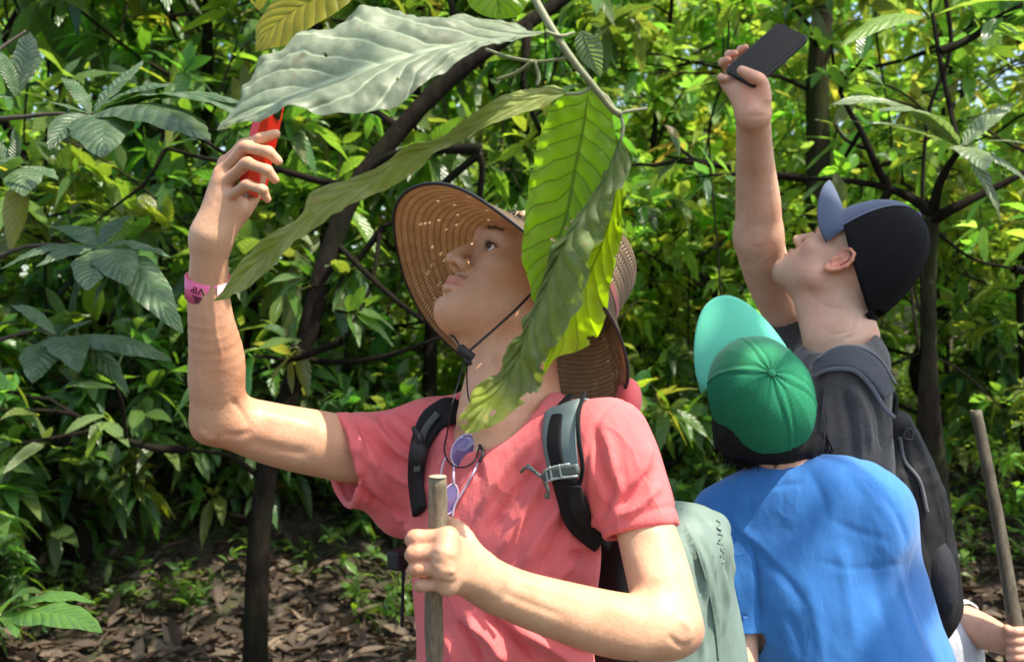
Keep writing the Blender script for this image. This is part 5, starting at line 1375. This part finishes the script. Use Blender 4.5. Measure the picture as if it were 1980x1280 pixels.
# dry leaf litter
rng=np.random.default_rng(3)
def litter():
    n=20000; y=3.0+11*rng.random(n)**1.6; x=rng.uniform(-.62,.62,n)*y
    pos=np.stack([x,y,gz(x,y)+.012+.02*rng.random(n)],1)
    D=np.stack([rng.normal(size=n),rng.normal(size=n),rng.normal(0,.25,n)],1); Nn=np.stack([rng.normal(0,.5,n),rng.normal(0,.5,n),np.ones(n)],1)
    L=rng.uniform(.04,.15,n); W=L*rng.uniform(.35,.55,n)
    h=rng.random(n)[:,None]; C=np.array([.55,.45,.4])*(1-h)+np.array([1.5,1.35,1.2])*h; C=C*np.exp(rng.normal(0,.3,(n,1)))
    v,q,u,c=leaves(pos,D,Nn,L,W,rng.uniform(-.4,.15,n),3,.5,C)
    lm=leafmat('dry_leaf',(.088,.072,.056),(.16,.10,.05),rough=.6,tf=.1,veins=8,blotch=.4,spec=.3,bumps=.4)
    o=merge_mesh('leaf_litter',[(v,q,u,c)],lm); tag(o,'dry brown fallen leaves covering the forest floor','leaf litter',None,'stuff')
litter()
# low green ground cover
def cover():
    n=4200; y=4.8+9*rng.random(n)**1.2; x=rng.uniform(-.6,.6,n)*y
    keep=(vnoise(np.stack([x*.8,y*.8,x*0],1),9)>-.25)|(y>8); x=x[keep];y=y[keep]
    tips=[(np.array([a,b_,gz(a,b_)+rng.uniform(.03,.16)]),np.array([rng.normal(0,.3),rng.normal(0,.3),1.])) for a,b_ in zip(x,y)]
    p=whorl_leaves(tips,5,rng,(.07,.17),(.22,.4),(.3,.9),3,.15,.2)
    p=(p[0],p[1],p[2],p[3]*np.array([1.0,1.0,.8]))
    o=merge_mesh('ground_cover',[p],LF); tag(o,'low green plants and seedlings between the fallen leaves','ground cover',None,'stuff')
cover()
def grassy():
    n=5000; y=6.5+7*rng.random(n); x=rng.uniform(-.6,.6,n)*y
    m_=((x>-1.6)&(x<.2)&(y<9.5))|(x>2.2); x=x[m_];y=y[m_]; n=len(x)
    pos=np.stack([x,y,gz(x,y)],1); D=np.stack([rng.normal(0,.5,n),rng.normal(0,.5,n),np.ones(n)],1)
    L=rng.uniform(.15,.45,n); C=np.exp(rng.normal(0,.2,(n,1)))*np.ones(3)
    p=leaves(pos,D,np.stack([rng.normal(size=n),-np.ones(n),rng.normal(0,.3,n)],1),L,L*.07,rng.uniform(.2,1.0,n),4,.2,C)
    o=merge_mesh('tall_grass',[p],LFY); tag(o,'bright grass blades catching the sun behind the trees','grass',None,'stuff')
grassy()
# ================================================================ trees
def trunk_obj(pts,rad,par,mt=BARK,n=14,segs=60,jit=.05,name='trunk'):
    M_=MB(); M_.add(*tube(pts,rad,n,segs,jit=jit)); return M_.build(name,mt,par)
def crown_from(limbs,rng,par,depth=1,leafm=LF,Lm=(.15,.26),n_per=6,twm=BARK,tint=(1,1,1),r0=.018,nu=6,extra=None,droop=(.15,.6),split=True):
    tips=[];out=[]
    M_=MB()
    for a,d,L in limbs:
        out=[]; limb(np.asarray(a,float),np.asarray(d,float),L,r0,rng,depth,tips,out)
        for p,r in out: M_.add(*tube(p,np.maximum(r,.0025),5,cap=False))
        if split: M_.build('branch',twm,par); M_=MB()
    if not split: M_.build('branch',twm,par)
    if extra: tips+=extra
    v,q,u,c=whorl_leaves(tips,n_per,rng,Lm,(.30,.42),droop,nu)
    return merge_mesh('crown',[(v,q,u,c*np.array(tint))],leafm,par),tips
def ground_pt(x,y): return A(x,y,float(gz(np.array([x]),np.array([y]))[0]))
# --- the leaning dark tree behind the young man
tr1=thing('leaning_tree','dark leaning tree trunk rising from lower left to top centre behind the raised arm','tree',ground_pt(-1.0,4.05))
pts=[ground_pt(-1.03,4.05)-A(0,0,.1),P(494,1270,4.05),P(497,1130,4.05),P(506,990,4.05),P(530,850,4.05),P(572,720,4.05),P(606,600,4.05),P(640,480,4.1),P(690,360,4.15),P(775,250,4.2),P(862,160,4.25),P(950,92,4.3),P(1050,25,4.4),P(1160,-60,4.5),P(1250,-190,4.6)]
trunk_obj(pts,[.065]+[px(r,4.05)*.74 for r in (33,31,29,28,27,27,27,26,25,24,22,20,16,12)],tr1,BARK,16,120)
for k,(l,r) in enumerate((([P(700,345,4.15),P(760,300,4.1),P(850,290,4.0),P(930,288,3.95)],[10,8,9,12]),([P(925,290,3.95),P(932,330,3.95),P(925,420,4.0),P(930,520,4.0)],[8,6,6,5]),
     ([P(925,300,3.95),P(870,345,4.0),P(815,400,4.05),P(740,440,4.1)],[8,8,7,4]),([P(650,470,4.1),P(720,540,4.0),P(790,600,3.95),P(850,640,3.9)],[6,6,5,4]),([P(735,450,4.1),P(715,560,4.0),P(660,660,3.9)],[5,4,3]),
     ([P(560,690,4.05),P(640,700,4.0),P(740,690,3.9),P(860,650,3.8)],[7,6,5,3]),([P(870,150,4.25),P(880,60,4.3),P(860,-60,4.4)],[10,8,6]),([P(1020,50,4.35),P(1016,110,4.3),P(1010,160,4.3)],[12,8,5]),
     ([P(500,920,4.05),P(440,880,4.0),P(360,870,3.9)],[6,5,3]))):
    trunk_obj(l,[px(x,4.0) for x in r],tr1,BARK,8,30,name='limb')
rng=np.random.default_rng(11)
LB=[(P(930,520,4.0),(.3,0,-.4),.3),(P(850,640,3.9),(.6,.2,-.1),.5),(P(740,440,4.1),(-.4,0,-.6),.4),(P(860,-60,4.4),(-.5,.3,.2),.8),(P(690,360,4.15),(-.8,.1,.3),.8),(P(775,250,4.2),(-.5,.4,.6),.8),(P(1160,-60,4.5),(.7,0,-.2),.8),(P(660,660,3.9),(-.5,.2,-.2),.4),(P(360,870,3.9),(-.7,.1,-.1),.6),(P(1010,160,4.3),(.3,.1,-.7),.4)]
crown_from(LB,rng,tr1,1,LF,(.12,.22),5)
# --- straight tree behind, left of centre
def slim_tree(name,label,pts,rads,limbs,seed,mt=BARK,leafm=LF,group=None,**k):
    t=thing(name,label,'tree',pts[0],group); trunk_obj(pts,rads,t,mt,12,60)
    crown_from(limbs,np.random.default_rng(seed),t,**dict(dict(depth=2,leafm=leafm),**k)); return t
b2=ground_pt(-1.34,7.0)
slim_tree('understory_tree','slim upright trunk between the leaning tree and the coral sleeve',[b2-A(0,0,.1),P(617,1000,7),P(618,850,7),P(605,650,7),P(590,400,7.1),P(600,150,7.2),P(610,-100,7.2)],[.055,.05,.045,.042,.04,.035,.03],
   [(P(590,400,7.1),(-.8,0,.3),1.2),(P(600,150,7.2),(.8,0,.2),1.2),(P(605,650,7),(.8,-.2,.2),1.0),(P(605,600,7),(-.8,-.3,.1),1.0)],21,Lm=(.14,.24))
# --- mossy forked tree at the right
b4=ground_pt(1.72,4.05); t4=thing('forked_tree','slender mossy tree forking into two dark limbs right of the trucker cap','tree',b4)
trunk_obj([b4-A(0,0,.1),P(1812,1050,3.9),P(1806,930,3.85),P(1796,800,3.75),P(1797,680,3.7),P(1797,560,3.65),P(1800,480,3.6),P(1803,415,3.55)],[px(r,3.8) for r in (36,30,27,21,13,12,12,13)],t4,BARKM,14,90,.09)
for l,r,n_ in (([P(1803,415,3.55),P(1815,360,3.5),P(1838,315,3.45),P(1862,285,3.4)],[12,9,7,5],'limb'),([P(1803,418,3.55),P(1780,395,3.6),P(1720,365,3.65),P(1640,350,3.7),P(1560,345,3.8)],[12,11,8,6,4],'limb'),([P(1805,425,3.55),P(1840,405,3.5),P(1900,375,3.5),P(1990,330,3.5)],[12,11,8,6],'limb'),
   ([P(1855,290,3.42),P(1835,200,3.5),P(1815,100,3.55),P(1800,0,3.6),P(1790,-100,3.6)],[6,5,5,4,4],'limb'),([P(1800,440,3.6),P(1880,500,3.6),P(1960,520,3.6)],[4,3,3],'limb')):
    trunk_obj(l,[px(x,3.5) for x in r],t4,BARK,8,36,name=n_)
crown_from([(P(1560,345,3.8),(-.7,.2,.1),.5),(P(1720,365,3.65),(-.2,.2,-.5),.3),(P(1990,330,3.5),(.7,0,-.1),.5),(P(1790,-100,3.6),(-.3,0,.4),.7),(P(1960,520,3.6),(.7,.1,-.2),.3),(P(1815,100,3.55),(.6,.1,.2),.4),(P(1720,365,3.65),(-.3,.1,.5),.4)],np.random.default_rng(5),t4,1,LF,(.12,.2),4)
def bigwhorl(par,c,tips,mt,wr=.27,name='leaf',seed=0,nseg=26,label=None):
    """hand-placed leaves: c centre point, tips [(x,y,d)] ends of the leaves"""
    r=np.random.default_rng(seed)
    for (x,y,d,*w) in tips:
        e=P(x,y,d); ax=e-c; L=np.linalg.norm(ax); up=A(0,-.35,1) if not w else np.array(w[1]) if len(w)>1 else A(0,-.35,1)
        ww=(w[0] if w else wr)*L
        s=nrm(np.cross(ax,up)); n=nrm(np.cross(s,ax)); n=n if n[2]>0 else -n
        t=np.linspace(0,1,nseg); bow=np.sin(t*math.pi)*L*.10*r.uniform(.6,1.4)
        mid=c+np.outer(.04+.96*t,ax)+np.outer(bow,A(0,0,1)*.9)+np.outer(np.sin(t*6+r.uniform(0,6))*L*.012,s)
        wd=np.sin(np.pi*np.clip(t,.03,1)**.85)**.8*ww*.5*(1+.05*np.sin(t*22+r.uniform(0,6))); wd[-1]=.0005
        a=mid+s*wd[:,None]-n*(wd*.35)[:,None]*r.uniform(-.6,.9); b=mid-s*wd[:,None]-n*(wd*.35)[:,None]*r.uniform(-.6,.9)
        o=leaf_sheet(mid,a,b,nseg,4,.05,.004,int(r.integers(99)),name=name,mt=mt,par=par,col_=np.exp(r.normal(0,.12))*np.ones(3))
        if label: o['label']=label
# leaf cluster of the forked tree, its sunlit paleness put into the leaf colour
bigwhorl(t4,P(1862,285,3.35),[(1605,205,3.1,.22),(1640,235,3.35,.22),(1985,350,3.2,.25),(1935,425,3.3,.36),(2010,285,3.2,.22),(1700,215,3.0,.22),(1960,200,3.5,.25),(1900,330,3.0,.3),(2030,400,3.3,.22)],LPALE,seed=4,label='long leaf shining pale in the sun')
bigwhorl(t4,P(1800,30,3.3),[(1628,92,3.1,.22),(1990,0,3.2,.22),(1850,-60,3.2,.25),(1720,-30,3.3,.25)],LFY,seed=6)
# --- dark trunk behind the raised forearm of the grey man
b3=ground_pt(2.15,7.0)
slim_tree('understory_tree','thick dark trunk standing between the raised forearm and the trucker cap',[b3-A(0,0,.1),P(1583,900,7),P(1582,700,7),P(1580,500,7),P(1583,330,7),P(1580,180,7),P(1590,20,7),P(1600,-150,7)],[.10,.095,.09,.088,.085,.08,.07,.06],
   [(P(1580,180,7),(-.8,-.2,.25),1.5),(P(1583,150,7),(.8,-.3,.25),1.5),(P(1583,330,7),(.7,-.5,.1),1.2),(P(1583,100,7),(-.3,-.8,.3),1.3)],23,mt=BARKM)
# --- shrub branches at the left with hand-placed whorls
ls=thing('coffee_shrub','leafy shrub at the left edge with glossy ribbed leaves in whorls','shrub',ground_pt(-1.55,2.55))
bb=ground_pt(-1.62,2.5)
for l,r in (([bb-A(0,0,.05),P(-190,1100,2.5),P(-130,800,2.4),P(-60,560,2.3),P(40,480,2.2),P(180,478,2.15)],[.016,.014,.011,.008,.005,.003]),([P(-130,800,2.4),P(-120,450,2.4),P(-60,260,2.35),P(60,225,2.3),P(180,220,2.25)],[.011,.009,.007,.005,.003]),([P(-150,900,2.4),P(-60,700,2.3),P(60,640,2.3),P(110,650,2.3)],[.009,.006,.004,.003]),([P(-60,260,2.35),P(-20,120,2.4),P(50,60,2.45)],[.006,.005,.003])):
    trunk_obj(l,r,ls,TWIGD,8,40,name='stem')
GL=leafmat('glossy_ribbed_leaf',(.060,.115,.045),(.14,.30,.04),rough=.42,tf=.25,veins=12,vslope=.8,veinc=1.4,bumps=.55,spec=.5,bd=.005,silver=.35,spots=.6,wob=1.4)
bigwhorl(ls,P(180,220,2.25),[(335,165,2.15,.32),(492,205,2.1,.16),(548,258,2.05,.24),(412,272,2.0,.34),(205,304,2.0,.42),(95,290,2.1,.4),(60,200,2.2,.3),(120,150,2.3,.3),(280,120,2.4,.28)],GL,seed=1,label='glossy ribbed leaf of the upper whorl')
bigwhorl(ls,P(190,478,2.15),[(70,515,2.05,.35),(172,563,1.98,.45),(252,552,1.98,.4),(355,645,1.95,.24),(330,500,2.1,.25),(0,520,2.1,.3),(100,440,2.3,.3),(250,420,2.3,.3)],GL,seed=2,label='pale ribbed leaf of the middle whorl')
bigwhorl(ls,P(110,650,2.3),[(10,640,2.2,.35),(60,740,2.1,.4),(150,720,2.1,.35),(230,690,2.2,.3),(180,620,2.3,.3),(20,590,2.3,.3),(330,700,2.2,.3),(250,760,2.25,.3)],GL,seed=3)
bigwhorl(ls,P(30,330,2.5),[(50,380,2.3,.4),(-20,330,2.3,.4),(110,350,2.4,.3),(30,250,2.5,.3),(-40,260,2.5,.3)],GL,seed=9)
bigwhorl(ls,P(30,190,2.5),[(0,100,2.5,.3),(90,110,2.5,.3),(-60,200,2.5,.3),(60,60,2.6,.3)],GL,seed=10)
sp_=thing('seedling','bright green seedling with long leaves in the lower left corner','seedling',ground_pt(-1.0,1.9))
trunk_obj([ground_pt(-1.02,1.9)-A(0,0,.03),P(-30,1350,1.85),P(0,1188,1.8)],[.004,.004,.003],sp_,TWIG,8,14,name='stem')
LSEED=leafmat('seedling_leaf',(.11,.25,.05),(.36,.66,.08),rough=.4,tf=.4,veins=12,silver=.1,veinc=1.5)
bigwhorl(sp_,P(0,1188,1.8),[(52,1148,1.75,.45),(198,1222,1.65,.22),(182,1168,1.75,.2),(35,1232,1.7,.25),(-50,1150,1.8,.3),(-60,1220,1.7,.3)],LSEED,seed=5)
# ---------------------------------------------------------------- understory trees: prototypes, then copies
def proto_tree(seed,leafm,h,spread,Lm,label,group,tint=(1,1,1),n_per=6,nl=9,name='understory_tree',droop=(.15,.6),low=.30):
    r=np.random.default_rng(seed); t=thing(name,label,'tree',(0,0,0),group)
    pts=[A(0,0,-.15)]; 
    for i in range(1,7): pts.append(A(r.normal(0,.05)*i*.6,r.normal(0,.05)*i*.6,h*i/6))
    pts=np.array(pts); trunk_obj(pts,np.linspace(.055,.018,7),t,BARK,8,24)
    L=[]
    for i in range(nl):
        f=low+(1-low)*i/(nl-1); p=pts[0]+(0); q=np.array([np.interp(f*h,pts[:,2],pts[:,k]) for k in range(3)]); a=i*2.4+r.uniform(-.4,.4)
        L.append((q,(math.cos(a),math.sin(a),.18+.3*f),spread*(1.15-.45*f)))
    crown_from(L,r,t,2,leafm,Lm,n_per,BARKM,tint,.016,4,None,droop,False); return t
def copy_tree(o,loc,rz,s,label,group):
    c=o.copy(); col.objects.link(c); c.location=tuple(map(float,loc)); c.rotation_euler=(0,0,rz); c.scale=(s,s,s)
    c['label']=label; c['group']=group
    for ch_ in list(o.children):
        k=ch_.copy(); col.objects.link(k); k.parent=c; k.matrix_parent_inverse=Matrix.Identity(4)
    return c
KN=[('broad-leaved understory tree with dark drooping leaves in the shaded middle of the forest','dark understory trees'),
    ('small tree with light yellow-green leaves glowing in the sunlit forest behind','sunlit yellow-green trees'),
    ('bushy low shrub of bright leaves growing on the forest floor','low bright shrubs')]
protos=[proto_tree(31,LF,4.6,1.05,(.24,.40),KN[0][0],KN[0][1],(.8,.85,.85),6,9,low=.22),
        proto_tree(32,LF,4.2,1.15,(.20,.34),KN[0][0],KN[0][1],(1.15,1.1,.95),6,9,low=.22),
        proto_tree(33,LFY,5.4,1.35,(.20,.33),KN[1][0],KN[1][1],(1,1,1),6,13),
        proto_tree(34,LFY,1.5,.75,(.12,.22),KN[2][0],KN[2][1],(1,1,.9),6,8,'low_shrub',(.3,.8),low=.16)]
protos[3]['category']='shrub'
KN.append(('dark leafy low plant growing on the shaded forest floor','dark low plants'))
protos.append(proto_tree(35,LF,.75,.5,(.12,.24),KN[3][0],KN[3][1],(.85,.9,.9),7,7,'low_plant',(.3,.9),low=.16)); protos[4]['category']='plant'
used=[False]*5
def put(k,x,y,s,rz=None):
    rz=random.uniform(0,6.28) if rz is None else rz; g_=ground_pt(x,y); kind=[0,0,1,2,3][k]
    if not used[k]:
        used[k]=True; o=protos[k]; o.location=tuple(g_); o.rotation_euler=(0,0,rz); o.scale=(s,s,s); return
    copy_tree(protos[k],g_,rz,s,*KN[kind])
for ch_ in [c for p in protos for c in p.children]: ch_.matrix_parent_inverse=Matrix.Identity(4)
for k,x,y,s in [(1,-2.1,5.9,.9),(0,-3.4,6.2,1.1),(1,-1.15,6.0,1.0),(0,-.55,6.6,1.05),(1,.1,6.4,.85),(2,2.9,5.6,.75),(2,3.9,7.0,.9),(0,-2.2,8.4,1.2),(1,-4.2,8.2,1.2),(2,-.3,8.8,1.0),
    (2,-1.0,9.5,1.0),(2,.9,9.8,1.0),(2,2.3,9.2,.9),(2,3.9,9.0,1.0),(2,-3.2,10.8,1.1),(2,-5.3,10.5,1.1),(2,4.9,11.5,1.2),(2,2.6,12.5,1.2),(2,.2,12.6,1.2),(2,-1.9,12.8,1.2),(2,-4.4,14.0,1.3),(2,6.5,14.0,1.3),(2,4.2,15.0,1.3),(2,1.4,15.8,1.4),(2,-2.0,16.5,1.4),(2,-6.5,16,1.4),
    (0,-1.9,6.4,1.0),(4,-2.3,5.3,1.3),(4,-1.7,5.6,1.1),(4,-2.9,5.0,1.2),(4,-1.0,6.0,1.1),(4,-3.3,5.7,1.3),(4,-2.9,7.2,1.4),(4,-.5,6.0,.7),(4,-2.4,4.3,.6),(4,-1.2,7.6,1.0),(4,3.4,6.4,1.1),(4,.9,6.3,1.0),(3,1.35,7.0,1.1),(3,2.2,6.4,.9),(3,3.0,7.0,1.2),(3,4.4,8.3,1.3),(3,1.0,8.8,1.5),(3,2.2,8.6,1.5),(3,.4,8.0,1.2),(2,1.3,8.4,.85),(3,2.85,4.9,.6),(3,.55,6.8,.9),(3,.95,7.6,1.0),(3,2.6,7.8,1.1),(3,3.2,5.9,.8),(3,3.9,7.4,1.2),(3,-.2,8.8,1.2),(3,-.9,8.0,.8),(3,-1.4,9.8,1.2),(3,1.8,9.4,1.2),(3,3.3,10.0,1.4),(3,5.2,9.2,1.4),(3,-2.9,9.5,1.2),(3,-4.3,7.4,1.0),(3,-5.0,9.3,1.3),(3,.4,10.8,1.4),(3,-3.6,12,1.4)]:
    put(k,x,y,s)
# ---------------------------------------------------------------- far wood: one mass of foliage rising behind everything
rng=np.random.default_rng(77)
n=44000; a=rng.uniform(-.75,.75,n); R_=rng.uniform(19,34,n); x=R_*np.sin(a); y=R_*np.cos(a); h=rng.random(n)**.95*(17)
cl=vnoise(np.stack([x*.35,y*.35,h*.45],1),3); k=cl>-.42; x,y,h=x[k],y[k],h[k]; n=len(x)
pos=np.stack([x,y,gz(x,y)+h],1); D=rng.normal(size=(n,3)); D[:,2]-=.4
L=rng.uniform(.35,.6,n); C=np.exp(rng.normal(0,.3,(n,1))+.5*cl[k][:,None])*np.ones(3)
p=leaves(pos,D,rng.normal(size=(n,3))+A(0,-.3,1),L,L*.55,rng.uniform(0,.6,n),2,.2,C)
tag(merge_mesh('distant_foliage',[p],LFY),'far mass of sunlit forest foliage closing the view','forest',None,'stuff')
# ---------------------------------------------------------------- tall shade tree whose crown roofs the path
st_=thing('shade_tree','tall tree whose high leafy crown shades the path from above','tree',ground_pt(-3.2,1.2))
trunk_obj([ground_pt(-3.2,1.2)-A(0,0,.2),A(-3.1,1.2,2),A(-2.6,1.4,4.2),A(-1.4,1.8,5.4)],[.16,.14,.11,.07],st_,BARK,14,40)
rng=np.random.default_rng(9); LB=[]
for i in range(22):
    x=rng.uniform(-3.2,2.4); y=rng.uniform(-1.5,4.2); z=4.3+rng.uniform(-.3,1.3)
    LB.append((A(x,y,z),(rng.normal(),rng.normal(),.1),1.1))
crown_from(LB,rng,st_,1,LF,(.2,.34),5,nu=4)

# thin lianas and bare twigs hanging through the middle distance
r=np.random.default_rng(50)
for k in range(16):
    x0=r.uniform(-60,2040); d0=r.uniform(4.2,8.0); y0=-60; pts=[P(x0,y0,d0)]
    xx=x0; 
    for j in range(6): xx+=r.normal(0,26)+r.normal(0,1)*6; pts.append(P(xx,y0+(j+1)*r.uniform(110,190),d0+r.normal(0,.08)))
    w_=r.uniform(.004,.010); M_=MB(); M_.add(*tube(pts,[w_,w_,w_*.9,w_*.9,w_*.8,w_*.7,w_*.5],6,50,jit=.05))
    for q in range(3):
        j=int(r.integers(1,6)); b_=pts[j]; dv=nrm(r.normal(size=3)*A(1,.3,.6)); M_.add(*tube([b_,b_+dv*.18+A(0,0,.02),b_+dv*.42+A(0,0,-.05)],[w_*.6,w_*.5,w_*.25],5,12))
    tag(M_.build('vine',BARK),'thin dark woody vine hanging down through the leaves','vine','thin dark vines hanging in the forest')
# ================================================================ camera, light
scn=bpy.context.scene
w=bpy.data.worlds.new('World'); scn.world=w; w.use_nodes=True
nt=w.node_tree; bg=nt.nodes['Background']
sky=nt.nodes.new('ShaderNodeTexSky'); sky.sky_type='NISHITA'; sky.sun_disc=False
SUNV=nrm(A(.42,-.22,.88))
el=math.asin(SUNV[2]); az=math.atan2(SUNV[0],SUNV[1])
sky.sun_elevation=el; sky.sun_rotation=az; sky.air_density=1; sky.dust_density=2.0
nt.links.new(sky.outputs[0],bg.inputs[0]); bg.inputs[1].default_value=.15
sd=bpy.data.lights.new('sun','SUN'); sd.energy=3.4; sd.angle=math.radians(.5); sd.color=(1,.95,.86)
so=bpy.data.objects.new('sun',sd); col.objects.link(so)
so.rotation_euler=Vector(SUNV).to_track_quat('Z','Y').to_euler()
cd=bpy.data.cameras.new('camera'); co=bpy.data.objects.new('camera',cd); col.objects.link(co)
co.location=(0,0,CAMZ); co.rotation_euler=(math.radians(90),0,0)
cd.sensor_width=36; cd.lens=FPX*36/1980; cd.clip_start=.05; cd.clip_end=500
cd.dof.use_dof=True; cd.dof.focus_distance=1.4; cd.dof.aperture_fstop=7
scn.camera=co
scn.view_settings.view_transform='Standard'; scn.view_settings.look='None'; scn.view_settings.exposure=1.25; scn.view_settings.use_white_balance=True; scn.view_settings.white_balance_temperature=6900; scn.view_settings.white_balance_tint=8; scn.view_settings.gamma=1
cy=scn.cycles
cy.max_bounces=10; cy.diffuse_bounces=4; cy.transmission_bounces=6; cy.transparent_max_bounces=12; cy.use_denoising=True; cy.sample_clamp_indirect=6
scn.render.use_persistent_data=False
